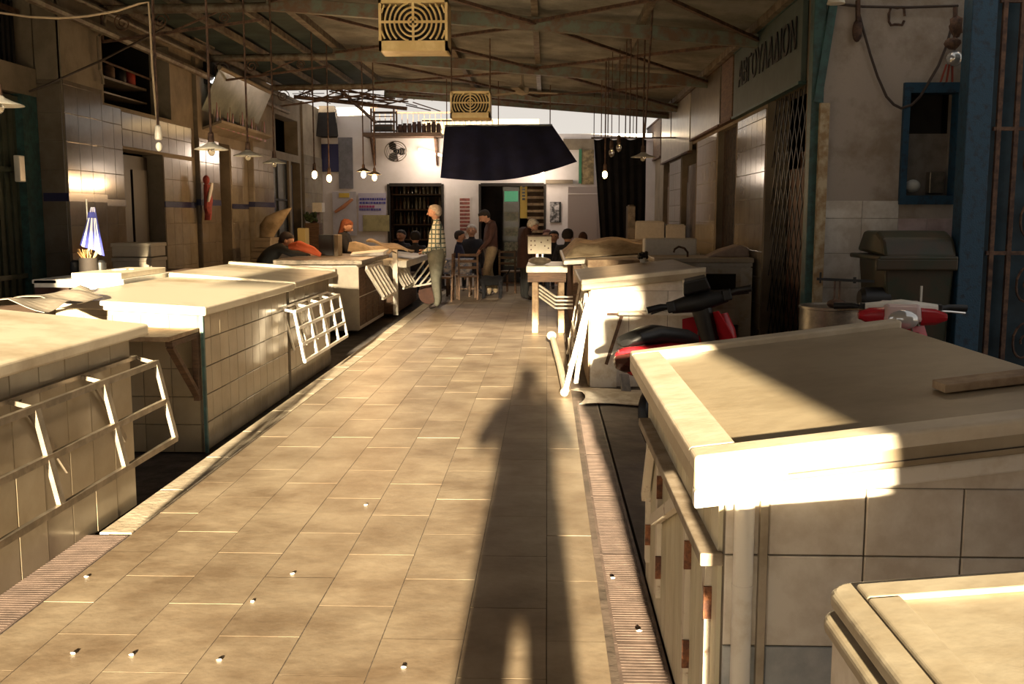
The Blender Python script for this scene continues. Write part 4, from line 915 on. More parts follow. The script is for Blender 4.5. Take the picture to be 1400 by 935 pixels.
# navy awning
aw = thing('navy_awning', 'navy blue cloth awning hanging across the aisle before the white wall', 'awning', (-.8, 17.5, 2.3))
TL, TR = onY(608, 172, 18), onY(755, 171, 18); BL, BR = onY(602, 243, 17), onY(789, 221, 17)
def fa(u, v):
    p = TL.lerp(TR, u).lerp(BL.lerp(BR, u), v); s = math.sin(u*38)*.02*v+math.sin(u*15+1)*.02; sag = -.16*math.sin(PI*u)*v*v
    return (p.x, p.y+s, p.z+sag)
b = MB(); b.sheet(fa, 80, 14, .008, (0,1,0)); b.build('cloth', M_navy, aw, smooth=True)
b = MB(); b.tube([TL, TR], .02, 8); b.build('frame', M_black, aw)
b = MB()
for u in (0.02, .5, .98): p = TL.lerp(TR, u); b.tube([p, (p.x, p.y, zr(p.x))], .01, 6)
b.build('hanger_rod', M_rust, aw)
# black curtain
CU0, CU1 = onY(812, 190, 19), onY(884, 190, 19); zc0 = onY(840, 190, 19).z; zc1 = 1.2
def fc(u, v):
    x = CU0.x+(CU1.x-CU0.x)*u + (.16*v*(1-u)); z = zc0+(zc1-.25-zc0)*v; return (x, 19+.04*math.sin(u*40)+.02*math.sin(v*9), z-.02*math.sin(u*20)*(1-v))
cu_ = thing('black_curtain', 'tall black curtain at the right end of the aisle', 'curtain', (CU0.x, 19, 1)); b = MB(); b.sheet(fc, 60, 12, .01, (0,1,0)); b.build('cloth', M_blackc, cu_, smooth=True)
b = MB(); b.tube([(CU0.x-.05, 19, zc0+.02), (XR, 19, zc0+.02)], .015, 6); b.build('rail', M_rust, cu_)
for x in (CU0.x, 1.6, 2.3): b = MB(); b.tube([(x, 19, zc0+.02), (x, 19, zr(x)+.05)], .008, 6); b.build('hanger_rod', M_rust, cu_)
# cables at upper left
b = MB(); pts = [(-10,16),(40,23),(80,25),(120,22),(160,15),(190,5),(203,3)]
b.tube([onY(px, py, 7.4) for px, py in pts]+[onY(205, 30, 7.4), onY(208, 90, 7.45), onY(213, 150, 7.5), onY(216, 175, 7.5)], .008, 6); tag(b.build('lamp_cable', M_cable, None, smooth=True), 'cream cable looping from the left edge down to the unlit white bulb', 'cable')
b = MB(); b.tube([onY(40,125,10.5), onY(60,118,10.5), onY(100,100,10.6), onY(140,82,10.8), onY(225,38,11.5)], .012, 5); tag(b.build('thin_cable', M_cabled, None, smooth=True), 'dark thin cable slanting across the first left pillar', 'cable')
b = MB(); b.tube([onX(px, py, XL+.07) for px, py in ((143,0),(145,15),(143,32),(141,45),(134,50),(136,95),(140,105),(141,115))], .018, 6); tag(b.build('conduit', M_plaster, None, smooth=True), 'bent cream conduit at the edge of the first left pillar', 'conduit')
b = MB(); b.box(-5.46, -5.40, 10.15, 10.27, 1.95, 2.22); tag(b.build('switch_box', M_enam, None, bevel=.01), 'white electric switch box on the green shutter jamb', 'box')

# ---- slanted glazed awning on the left wall
ga = thing('glazed_awning', 'slanting glossy panel awning with a red fringe on the left wall', 'awning', (XL, 16.5, 3))
ya, yb = 15.2, 18.8
PT0, PT1 = onX(300, 92, XL+.35), onX(371, 127, XL+.35)
def fg(u, v):
    y = PT0.y+(PT1.y-PT0.y)*u; z = PT0.z+(PT1.z-PT0.z)*u; return (XL+.35-.30*v, y, z-.02-.62*v)
b = MB(); b.sheet(fg, 10, 6, .012); b.build('panel', mat('glossy_pale_panel', (.30, .32, .27), .15, var=.3, scale=3), ga, smooth=True)
b = MB(); b.tube([PT0, PT1], .035, 10); b.build('front_tube', M_plaster, ga, smooth=True)
for k in range(22):
    u = (k+.5)/22; y = PT0.y+(PT1.y-PT0.y)*u; z = PT0.z+(PT1.z-PT0.z)*u; h = .25+.12*math.sin(k*1.3)
    b = MB(); b.prism([(XL+.22, y-.07, z-.85), (XL+.22, y+.07, z-.85), (XL+.22, y, z-.85+h)], (.012,0,0)); b.build('fringe_flap', mat('reddish_print', (.35, .12, .10), .5, var=.5, scale=8) if k % 2 else M_plaster, ga)
b = MB(); b.hexa([(XL+.01, PT0.y, 2.86), (XL+.35, PT0.y, 2.98), (XL+.35, PT1.y, 2.98), (XL+.01, PT1.y, 2.86), (XL+.01, PT0.y, 2.9), (XL+.35, PT0.y, 3.02), (XL+.35, PT1.y, 3.02), (XL+.01, PT1.y, 2.9)]); b.build('lower_board', M_plaster, ga)
fl_ = thing('flood_light', 'dark wall flood lamp with a white glow at the end of the glossy panel awning', 'lamp', onX(292, 100, XL+.3))
c = onX(292, 96, XL+.2); b = MB(); b.box(XL+.01, c.x, c.y-.05, c.y+.05, c.z-.2, c.z+.12); b.build('housing', M_black, fl_, bevel=.01)
b = MB(); b.ball((c.x+.0, c.y-.05, c.z-.15), .045, .04, .05); b.build('bulb', mat('white_glow', (.95, .98, 1), .3, emit=6), fl_, smooth=True)
# shelves inside the dark upper opening
us_ = thing('upper_shelf', 'dark shelf with dim goods in the opening above the first left door', 'shelf', (XL-.6, 12.8, 2.92))
b = MB(); b.box(XL-.7, XL-.3, 11.9, 13.8, 3.30, 3.33); b.box(XL-.7, XL-.3, 11.9, 13.8, 3.12, 3.14); b.build('board', M_steel, us_)
b = MB(); b.tube([(XL-.25, 11.85, 3.5), (XL-.25, 13.85, 3.46)], .015, 6); b.build('rail', M_rust, us_)
for k, (y, c_) in enumerate(((12.1, M_wood), (12.5, M_steel), (12.95, M_wood), (13.3, M_black), (13.6, mat('red_tin', (.4, .05, .03), .5)))):
    b = MB(); b.lathe([(.06, 0), (.08, .04), (.08, .16), (.05, .2), (.001, .2)], (XL-.45, y, 3.33), 12); tag(b.build('jar', c_, None, smooth=True), ['dim brown jar at the near end of the upper left shelf', 'steel jar second on the upper left shelf', 'dim brown jar in the middle of the upper left shelf', 'black jar fourth on the upper left shelf', 'red tin at the far end of the upper left shelf'][k], 'jar', 'jars on the upper left shelf')

# ---- red hanging puppet on pillar 2
rd = thing('hanging_puppet', 'red and white cloth puppet hanging on the second left tiled pillar', 'ornament', onX(283, 270, XL+.16))
X_ = XL+.17; q = lambda px, py: onX(px, py, X_)
M_dr = mat('puppet_red', (.38, .06, .05), .8, var=.4, scale=25)
b = MB(); b.ball(q(282, 246), .05, .06, .07); b.build('head', M_dr, rd, smooth=True)
b = MB(); b.loft([(q(x, y), Vector((.05, 0, 0)), Vector((0, w_, 0))) for x, y, w_ in ((283, 252, .05), (284, 262, .10), (285, 275, .12), (284, 285, .10), (285, 292, .06), (284, 301, .04))], 10, 2.2); b.build('robe', M_dr, rd, smooth=True)
b = MB(); b.loft([(q(x, y)+Vector((.05,0,0)), Vector((.02, 0, 0)), Vector((0, w_, 0))) for x, y, w_ in ((285, 250, .03), (284, 258, .06), (282, 268, .05), (280, 276, .02))], 8, 2.2); b.build('beard', M_enam, rd, smooth=True)
b = MB(); b.tube([q(281, 200), q(282, 240)], .004, 5); b.build('string', M_cabled, rd)

# ---- low tables behind the left counters, flag pot, foam boxes
lt = thing('work_table', 'white topped work table behind the second left counter', 'table', (-4.5, 8.8, 0))
a_ = onY(100, 381, 8.6); c_ = onY(252, 372, 8.6)
b = MB(); b.box(a_.x, -4.37, 8.3, 9.3, 1.03, 1.065); b.build('top', M_enam, lt, bevel=.006)
b = MB(); b.box(a_.x+.1, -4.4, 8.4, 9.2, .0, 1.03); b.build('base', M_terra, lt)
b = MB(); b.box(-4.05, -3.62, 8.35, 9.35, 1.07, 1.12); tag(b.build('marble_plank', M_marble2, None, bevel=.006), 'thick cream plank lying behind the second left counter', 'plank')
b = MB(); b.box(-4.35, -3.58, 8.3, 9.4, 1.0, 1.068); b.box(-4.1, -3.65, 8.4, 9.3, -.07, 1.0); tag(b.build('white_block', M_enam, None), 'white block supporting the thick cream plank', 'block')
pot = thing('flower_pot', 'dark round pot with dry plants behind the second left counter', 'pot', (onY(122, 375, 8.8).x, 8.8, 1.065))
px_ = pot.location.x; zb0 = 1.067; zp = onY(122, 352, 8.8).z
b = MB(); b.lathe([(.075, 0), (.085, .05), (.08, zp-zb0), (.07, zp-zb0), (.065, .02)], (px_, 8.8, zb0), 20); b.build('pot', M_dark, pot, smooth=True)
b = MB()
for k in range(40): a = random.uniform(0, 6.28); r = random.uniform(0, .08); b.bar((px_+r*.6*math.cos(a), 8.8+r*.6*math.sin(a), zp-.02), (px_+r*1.3*math.cos(a), 8.8+r*1.3*math.sin(a), zp+random.uniform(.02, .08)), .007)
o = b.build('dry_plants', mat('straw', (.55, .33, .12), .8), pot); o['kind'] = 'stuff'
fg_ = thing('greek_flag', 'small blue and white striped flag drooping from a stick in the dark pot', 'flag', (px_, 8.8, zp))
b = MB(); b.tube([(px_+.01, 8.8, zp-.1), (px_+.015, 8.79, onY(124, 272, 8.8).z)], .006, 8); b.build('stick', M_enam, fg_)
FT = onY(125, 283, 8.75)
M_fb = mat('flag_blue', (.04, .05, .30), .7); M_fw = mat('flag_white', (.85, .82, .78), .7)
def stripe(k, n=9):
    def f(u, v):
        s = (k+u)/n; top = Vector((FT.x-.02+.04*s, 8.78, FT.z-.0)); bot = Vector((FT.x-.10+.22*s, 8.76, FT.z-.33-.10*s))
        p = top.lerp(bot, v); return (p.x, p.y-.03*math.sin(s*9)*v-.05*v, p.z)
    return f
for k in range(9): b = MB(); b.sheet(stripe(k), 3, 12, .003, (0,-1,0)); b.build('stripe', M_fb if k % 2 == 0 else M_fw, fg_, smooth=True)
def fh(u, v): p = Vector((FT.x-.03+.055*u, 8.745-.01*math.sin(u*4), FT.z-.045-.05*v)); p.x += (u-.5)*.02*v; return tuple(p)
b = MB(); b.sheet(fh, 5, 4, .003, (0,-1,0)); b.build('fold', M_fb, fg_, smooth=True)
for k, (px, y, w_) in enumerate(((104, 8.9, .05), (138, 8.85, .045))):
    c = onY(px, 362, y); b = MB(); b.lathe([(w_*.7, 0), (w_, .05), (w_, .12), (w_*.6, .14)], (c.x, y, 1.067), 14); tag(b.build('dark_jar', M_black, None, smooth=True), ['dark jar left of the flower pot', 'dark jar right of the flower pot'][k], 'jar')
fa0, fa1 = onY(153, 350, 10.2), onY(206, 332, 10.2)
tb2 = MB(); tb2.box(fa0.x-.1, fa1.x+.3, 10.1, 10.8, -.07, 1.03); tag(tb2.build('back_table', M_wood, None), 'brown bench against the first left wall carrying foam boxes', 'bench')
h_ = (onY(180, 331, 10.2).z-1.03)/2
for k in range(2):
    b = MB(); b.box(fa0.x, fa1.x, 10.2, 10.6, 1.03+h_*k, 1.03+h_*(k+1)-.012); b.box(fa0.x-.01, fa1.x+.01, 10.19, 10.61, 1.03+h_*(k+1)-.05, 1.03+h_*(k+1)-.01)
    tag(b.build('foam_box', mat('dull_foam', (.5,.43,.33), .7, var=.1), None, bevel=.008), ['lower white foam fish box by the first left door', 'upper white foam fish box by the first left door'][k], 'box')
c = onY(163, 366, 8.9); b = MB(); b.lathe([(.03, 0), (.05, .02), (.065, .055), (.06, .055), (.04, .02), (.001, .01)], (c.x, 8.9, 1.068), 20); tag(b.build('white_bowl', M_enam, None, smooth=True), 'small white bowl before the foam fish boxes', 'bowl')
c = onY(180, 366, 8.95); b = MB(); b.ball((c.x, 8.95, 1.095), .035, .03, .03, 10, 7, .2); tag(b.build('crumpled_bag', M_paper, None, smooth=True), 'little crumpled white bag beside the white bowl', 'bag')
# crumpled papers at the left rear of counter 1
for k, (px, py, y, s) in enumerate(((32, 413, 6.1, .22), (75, 405, 6.6, .24), (100, 400, 7.2, .16))):
    c = onY(px, py, y); z0 = .95
    def fq(u, v, c=c, s=s, k=k): return (c.x+s*(u-.5)*2, y+s*(v-.5)*1.6, c.z-.03+.025*math.sin(5*u+k)*math.sin(4*v+1)+.05*(1-abs(2*u-1)))
    b = MB(); b.sheet(fq, 8, 7, .004, (0,0,1)); tag(b.build('paper_sheet', mat('shade_grey_paper', (.26,.22,.17), .6, var=.3), None), ['crumpled pale sheet nearest the left edge behind the first counter', 'large pale sheet lying between the first two left counters', 'small folded pale sheet beside the second left counter'][k], 'sheet')  # grey base colour stands in for the shade lying on these papers
b = MB(); b.box(-4.9, -3.6, 5.7, 8.1, -.07, .93); b.build('crate_table', M_wood, None); tag(bpy.data.objects['crate_table'], 'dark bench behind the first left counter carrying pale sheets', 'bench')

# ---- tarpaulin bundle and boxes before the left pillars
b = MB(); secs = []
for px, py, w_ in ((397, 284, .03), (388, 288, .12), (378, 295, .19), (371, 306, .20), (366, 320, .14), (362, 334, .09), (358, 350, .04)): c = onY(px, py, 16.6); secs.append((c, Vector((w_, 0, .1*w_)), Vector((0, w_*.6, 0))))
b.loft(secs, 14, 2.2); tag(b.build('furled_parasol', M_tarp, None, smooth=True), 'furled beige parasol leaning against the cream tiled pillar', 'parasol')
for k in range(3):
    a0_, a1_ = onY(343+3*k, 362, 16.2), onY(372-1*k, 362, 16.2); z0 = .62+.17*k+.13
    b = MB(); b.box(a0_.x, a1_.x, 16.2, 16.7, z0, z0+.16); b.box(a0_.x-.01, a1_.x+.01, 16.19, 16.71, z0+.11, z0+.16); tag(b.build('fish_crate', M_plaster, None), ['bottom beige crate of the pile behind the third left counter', 'middle beige crate of the pile behind the third left counter', 'top beige crate of the pile behind the third left counter'][k], 'crate')
b = MB(); c = onY(358, 362, 16.4); b.box(c.x-.3, c.x+.3, 16.1, 16.8, -.07, .75); tag(b.build('crate_stand', M_wood, None), 'low brown stand under the pile of beige crates', 'stand')
# things on c3
def bxy(name, px0, px1, py0, py1, y, d, m, label, cat, bev=.006, zb=None):
    a = onY(px0, py1, y); c = onY(px1, py0, y); b = MB(); b.box(a.x, c.x, y, y+d, a.z if zb is None else zb, c.z); return tag(b.build(name, m, None, bevel=bev), label, cat)
bxy('black_crate', 436, 455, 321, 350, 15.2, .35, M_black, 'black plastic crate on the grey white box counter', 'crate', zb=1.0)
bxy('wooden_board', 457, 462, 321, 350, 15.0, .3, M_plaster, 'narrow upright beige board beside the black crate', 'board', zb=1.0)
b = MB()
def fpp(u, v):
    x = -3.05+.65*u; y = 15.2+.7*v; return (x, y, 1.03+.16*(1-u)*min(1, v*4+.2)+.03*math.sin(7*u)*math.sin(5*v))
b.sheet(fpp, 14, 10, .012, (0,0,1)); tag(b.build('paper_pile', M_tarp, None, smooth=True), 'pile of beige wrapping paper on the grey white box counter', 'paper')
b = MB(); b.hexa([(-2.95,14.9,1.005),(-2.45,14.9,1.02),(-2.4,15.1,1.08),(-2.95,15.1,1.02),(-2.95,14.9,1.03),(-2.45,14.9,1.07),(-2.4,15.1,1.11),(-2.95,15.1,1.06)]); tag(b.build('white_tray', M_foam, None), 'bright white tray on the aisle end of the grey white box counter', 'tray')
b = MB()
def fp2(u, v): return (-3.0+.7*u, 16.5+.8*v, 1.0+.17*(1-u)+.025*math.sin(9*u+3*v))
b.sheet(fp2, 12, 8, .03, (0,0,1)); tag(b.build('folded_cloth', M_tarp, None, smooth=True), 'folded beige cloth heaped on the low table beside the standing man', 'cloth')
bxy('yellow_board', 407, 417, 312, 335, 17.6, .3, mat('yellow_card', (.55, .45, .2), .8), 'narrow yellowish board behind the bent person in black', 'board', zb=0)
bxy('wall_cabinet', 418, 436, 305, 350, 19, .3, M_wood, 'brown cabinet with a green plant against the left wall', 'cabinet', zb=0)
bxy('pale_carton', 427, 440, 277, 290, 19.5, .25, M_foam, 'small pale carton on top of the brown cabinet pole', 'box')
b = MB(); c = onY(432, 290, 19.6); b.box(c.x-.07, c.x+.06, 19.4, 19.7, 0, c.z-.01); tag(b.build('brown_pole', M_wood, None), 'thick brown pole under the small pale carton', 'pole')
b = MB(); c = onY(425, 297, 19.1)
for k in range(30): b.ball((c.x+random.uniform(-.1,.1), 19.1+random.uniform(-.08,.08), c.z+random.uniform(-.08,.08)), .035, n=6, m=4)
o = tag(b.build('potted_plant', mat('dark_leaf', (.03, .05, .015), .7), None), 'dark leafy plant on the brown cabinet', 'plant')

# ================================================================== BACK WALL THINGS
Q = lambda px, py, d=0: onY(px, py, YB-d)
def flat(name, px0, px1, py0, py1, m, label, cat, d=.02, th=.018):
    a = Q(px0, py1); c = Q(px1, py0); b = MB(); b.box(a.x, c.x, YB-d-th, YB-d+.0, a.z, c.z); return tag(b.build(name, m, None), label, cat)
o = flat('menu_poster', 456, 487, 262, 322, mat('pale_poster', (.62, .60, .66), .5, var=.15, scale=3), 'pale poster with an orange sausage shape on the white wall, left', 'poster')
a = Q(458, 290, .05); c = Q(482, 272, .05); b = MB(); b.tube([a, a.lerp(c, .5)+Vector((0,0,-.02)), c], [.03, .045, .03], 6); b.build('printed_shape', mat('orange_print', (.6, .25, .12), .6), o)
b = MB(); b.box(Q(464,266).x, Q(478,266).x, YB-.05, YB-.04, Q(464,270).z, Q(464,264).z); b.build('yellow_title', mat('yellow_print', (.7, .5, .08), .6), o)
o = flat('text_poster', 491, 528, 264, 316, mat('lilac_poster', (.58, .55, .68), .5, var=.1), 'lilac poster with blue lettering and a yellow lower half beside the first doorway', 'poster')
b = MB(); b.box(Q(491,0).x, Q(528,0).x, YB-.045, YB-.038, Q(0,316).z, Q(0,294).z); b.build('lower_half', mat('straw_print', (.50, .44, .22), .6, var=.3, scale=6), o)
M_ink = mat('blue_ink', (.08, .08, .35), .6)
for k, (py, w_) in enumerate(((274, 34), (279, 35), (284, 20), (288, 30))):
    b = MB(); x = Q(492, py).x; 
    while x < Q(492+w_, py).x: ww_ = random.uniform(.02, .06); b.box(x, x+ww_, YB-.045, YB-.038, Q(0, py).z, Q(0, py-3).z); x += ww_+.015
    b.build('lettering', M_ink if k != 2 else mat('magenta_ink', (.4, .05, .2), .6), o)
o = flat('price_list', 621, 643, 267, 318, mat('white_board', (.78, .74, .72), .5), 'white price list with red printed pictures between the doorways', 'poster')
for k in range(9): b = MB(); b.box(Q(627,0).x, Q(641,0).x, YB-.045, YB-.038, Q(0, 275+5*k).z, Q(0, 271.5+5*k).z); b.build('printed_row', mat('red_print', (.35, .10, .08), .6, var=.5, scale=18), o)
o = flat('small_picture', 752, 767, 276, 304, M_black, 'small black and white picture right of the second doorway', 'picture')
b = MB(); b.box(Q(753,0).x, Q(766,0).x, YB-.045, YB-.038, Q(0,303).z, Q(0,277).z); b.build('print', mat('grey_print', (.6, .58, .58), .6, col2=(.05,.05,.05), scale=9), o)
# white board panel right
o = thing('white_partition', 'tall pale lilac panel standing before the black curtain', 'panel', (.75, 22, 0))
a, c = onY(776, 330, 22), onY(817, 255, 22); b = MB(); b.box(a.x, c.x, 22, 22.06, 0, onY(0,266,22).z); b.box(a.x, c.x, 21.98, 22.06, onY(0,265,22).z, c.z); b.build('panel', mat('lilac_white', (.70, .62, .62), .6), o, bevel=.004)
b = MB(); b.prism([(c.x, 22.02, c.z), (c.x+.15, 22.02, 0), (c.x, 22.02, 0)], (0,.04,0)); b.build('slanted_edge', mat('lilac_white', (1,1,1)), o)
o = flat('door_hood', 746, 783, 246, 251, M_plaster, 'narrow beige ledge on the wall right of the second doorway', 'ledge', th=.12)
o = flat('wall_frieze', 794, 812, 205, 252, mat('ochre_picture', (.4, .3, .15), .7, var=.6, scale=8), 'ochre painted strip with a green edge left of the black curtain', 'picture', th=.06)
b = MB(); b.box(Q(793,0).x, Q(797,0).x, YB-.1, YB-.08, Q(0,252).z, Q(0,206).z); b.build('green_edge', mat('green_edge', (.05, .2, .1), .6), o)
flat('wall_panel', 770, 812, 190, 205, M_plaster, 'beige band on the wall above the ochre strip', 'panel', th=.04)
# shelf above with jars and cage, brackets, fan
sf = thing('wall_shelf', 'long brown wooden shelf high on the white wall with iron brackets', 'shelf', Q(555, 188))
a = Q(503, 190); c = Q(606, 183); b = MB(); b.box(a.x, c.x, YB-.55, YB-.01, 3.36, 3.45); b.build('board', M_wood, sf, bevel=.006)
for px in (512, 598): x = Q(px, 190).x; b = MB(); b.bar((x, YB-.5, 3.34), (x, YB-.03, 3.34), .05); b.bar((x, YB-.46, 3.32), (x, YB-.04, 2.78), .05); b.bar((x, YB-.03, 3.34), (x, YB-.03, 2.75), .05); b.build('bracket', M_rust, sf)
cg = thing('wire_cage', 'dark wire cage standing on the left end of the high shelf', 'cage', Q(527, 183))
x0, x1 = Q(510, 0).x, Q(542, 0).x
for x in (x0, x1-.02): 
    for y in (YB-.5, YB-.1): b = MB(); b.bar((x, y, 3.45), (x, y, 4.02), .035); b.build('post', M_rust, cg)
for k in range(6): b = MB(); b.box(x0, x1, YB-.5, YB-.08, 3.50+.1*k, 3.512+.1*k) if k % 2 == 0 else b.bar((x0, YB-.5, 3.5+.1*k), (x1, YB-.5, 3.5+.1*k), .02); b.build('shelf', M_rust, cg)
b = MB(); b.box(x0+.05, x1-.08, YB-.4, YB-.12, 3.51, 3.64); b.build('contents', M_black, cg)
for k in range(9):
    x = Q(547+6.6*k, 0).x; b = MB(); h = random.uniform(.18, .26); b.lathe([(.035, 0), (.05, .02), (.055, h*.8), (.04, h*.85), (.045, h), (.03, h)], (x, YB-.3, 3.45), 12)
    tag(b.build('clay_jar', M_terra, None, smooth=True), 'dark red clay jar in the row on the high wooden shelf', 'jar', 'clay jars on the high wooden shelf')
for k in range(10):
    x = Q(655+10*k, 0).x; b = MB(); h = random.uniform(.14, .22); b.lathe([(.035, 0), (.055, .02), (.06, h*.7), (.03, h)], (x, YB+.15, 3.43), 10)
    tag(b.build('clay_pot', M_terra, None, smooth=True), 'small clay pot on top of the white wall above the navy awning', 'pot', 'clay pots on top of the wall')
ra = thing('balcony_railing', 'iron railing backlit above the high wooden shelf', 'railing', (-3, YB+.5, 3.4))
x = -3.9
while x < -1.3: b = MB(); b.bar((x, YB+.5, 3.43), (x, YB+.5, 3.98), .014); b.build('baluster', M_rust, ra); x += .13
b = MB(); b.bar((-3.95, YB+.5, 3.98), (-1.3, YB+.5, 3.98), .04); b.bar((-3.95, YB+.5, 3.46), (-1.3, YB+.5, 3.46), .03); b.build('rail', M_rust, ra)
b = MB(); b.box(-3.0, -.2, YB+1.2, YB+1.25, 3.0, 3.9); struct(b.build('wall_balcony', M_plaster))
b = MB(); b.box(-3.9, 1.0, YB+.3, YB+1.3, 3.3, 3.42); struct(b.build('floor_balcony', M_conc))
wf = thing('wall_fan', 'round caged electric fan on the white wall under the high shelf', 'fan', Q(541, 207, .3))
c = Q(541, 207, .3); R0 = .25
for r in (R0, R0*.8, R0*.6, R0*.4, R0*.2):
    b = MB(); b.tube([c+Vector((r*math.cos(2*PI*k/28), -.08*(1-r/R0), r*.9*math.sin(2*PI*k/28))) for k in range(29)], .012 if r == R0 else .006, 5); b.build('guard_ring', M_steel, wf, smooth=True)
for k in range(3): a = 2*PI*k/3; b = MB(); b.loft([(c+Vector((rr_*math.cos(a), 0, rr_*math.sin(a))), Vector((-math.sin(a)*w_, .02, math.cos(a)*w_)), Vector((0, .006, 0))) for rr_, w_ in ((.03, .03), (.12, .09), (.22, .06))], 8, 2); b.build('blade', M_black, wf, smooth=True)
b = MB(); b.ball(c+Vector((0,.05,0)), .07); b.build('motor', M_black, wf, smooth=True); b = MB(); b.bar(c+Vector((0,.05,-.02)), c+Vector((0,.29,-.2)), .03); b.build('arm', M_rust, wf)
M_tube = mat('warm_tube_glow', (1, .82, .58), .3, emit=9)
for px0, py0, px1, py1, lb, en in ((572, 204, 604, 213, 'slanting lit tube lamp on the white wall left of the navy awning', 40), (732, 235, 744, 236, 'short lit tube lamp on the white wall below the right end of the navy awning', 26)):
    p_, q_ = Q(px0, py0, .12), Q(px1, py1, .12); tl = thing('tube_lamp', lb, 'lamp', p_.lerp(q_, .5))
    b = MB(); b.tube([p_, q_], .022, 10); b.build('tube', M_tube, tl, smooth=True)
    b = MB(); b.bar(p_+Vector((0,.07,.02)), q_+Vector((0,.07,.02)), .09, .05); b.build('housing', M_enam, tl)
    ld = bpy.data.lights.new('tube_light', 'POINT'); ld.energy = en; ld.color = (1, .80, .62); ld.shadow_soft_size = .25
    lo_ = bpy.data.objects.new('tube_light', ld); COL.objects.link(lo_); lo_.parent = tl; lo_.location = (0, -.45, -.05)
# left part of the back wall: awning hood, blue door, grey panel, metal arm
b = MB(); a, c = Q(440, 170), Q(466, 145); b.hexa([(a.x, YB-.6, Q(0,190).z), (c.x+.05, YB-.6, Q(0,190).z), (c.x-.1, YB-.02, Q(0,190).z), (a.x, YB-.02, Q(0,190).z), (a.x, YB-.25, Q(0,148).z), (c.x-.1, YB-.25, Q(0,148).z), (c.x-.12, YB-.02, Q(0,148).z), (a.x, YB-.02, Q(0,148).z)]); tag(b.build('tiled_hood', M_dark, None), 'dark sloping hood over the blue window at the left of the white wall', 'hood')
flat('blue_window', 440, 463, 197, 235, mat('deep_blue_glass', (.03, .035, .12), .25), 'dark blue window under the sloping hood', 'window')
flat('grey_shutter', 464, 482, 188, 258, mat('grey_metal', (.22, .22, .25), .6, var=.3), 'narrow grey panel right of the dark blue window', 'panel')
# first doorway: bottle shelves; second: fridge, yellow banner, shelving
bs_ = thing('bottle_shelf', 'tall dark shelving seen inside the first doorway', 'shelf', (d1[0].x+.6, YB+1.2, 0))
for k in range(6): b = MB(); b.box(d1[0].x-.1, d1[1].x+.1, YB+1.1, YB+1.4, .3+.36*k, .33+.36*k); b.build('board', M_wood, bs_)
for x in (d1[0].x-.1, d1[1].x+.06): b = MB(); b.box(x, x+.04, YB+1.1, YB+1.4, 0, 2.4); b.build('side', M_wood, bs_)
bc = [mat('amber_bottle', (.07, .03, .012), .15), mat('pale_bottle', (.18, .15, .10), .2), mat('dark_bottle', (.025, .02, .014), .15)]
proto = {}
for k in range(2, 6):
    x = d1[0].x+.02
    while x < d1[1].x-.02:
        m_ = random.choice(bc)
        if m_.name not in proto: b = MB(); b.lathe([(.032, 0), (.035, .02), (.035, .17), (.013, .22), (.013, .28), (.001, .28)], (0,0,0), 10); proto[m_.name] = b.build('bottle', m_, None, smooth=True); o = proto[m_.name]
        else: o = proto[m_.name].copy(); COL.objects.link(o)
        o.location = (x, YB+1.22, .33+.36*(k-0)-.0 if k < 6 else 0); tag(o, 'dim bottle on the dark shelves inside the first doorway', 'bottle', 'bottles inside the first doorway'); x += .095
fr = thing('drinks_fridge', 'glass drinks fridge with a green lit top inside the second doorway', 'fridge', (d2[0].x+.6, YB+1.4, 0))
fx0 = onY(688, 300, YB+1.3).x; fx1 = onY(710, 300, YB+1.3).x
b = MB(); b.box(fx0, fx1, YB+1.3, YB+1.8, 0, 2.3); b.build('body', M_black, fr); b = MB(); b.box(fx0+.03, fx1-.03, YB+1.27, YB+1.3, 1.95, 2.2); b.build('lit_top', mat('green_glow', (.05, .4, .2), .4, emit=.35), fr)
for k in range(4): b = MB(); b.box(fx0+.03, fx1-.03, YB+1.27, YB+1.3, .4+.36*k, .62+.36*k); b.build('shelf_goods', mat('dim_goods', (.28, .26, .18), .5, col2=(.05, .06, .03), scale=16), fr)
b = MB(); bxx = onY(711, 300, YB+1.0).x; b.box(bxx, bxx+.17, YB+1.0, YB+1.02, 1.55, 2.38); yb_ = tag(b.build('yellow_banner', mat('yellow_banner_m', (.75, .55, .12), .6), None), 'narrow yellow hanging banner inside the second doorway', 'banner')
for k in range(5): b = MB(); b.box(bxx+.05, bxx+.12, YB+.99, YB+1.0, 1.98+.075*k, 2.03+.075*k); b.build('letter', M_black, yb_)
sv = thing('slatted_rack', 'brown slatted rack of trays at the right of the second doorway', 'rack', (d2[1].x-.2, YB+.9, 0))
sx0 = onY(721, 300, YB+.8).x; sx1 = onY(744, 300, YB+.8).x
for k in range(9): b = MB(); b.box(sx0, sx1, YB+.8, YB+1.2, 1.05+.16*k, 1.11+.16*k); b.build('tray', M_woodl, sv)
b = MB(); b.box(sx0, sx1, YB+1.22, YB+1.25, 0, 2.4); b.build('back', M_wood, sv)

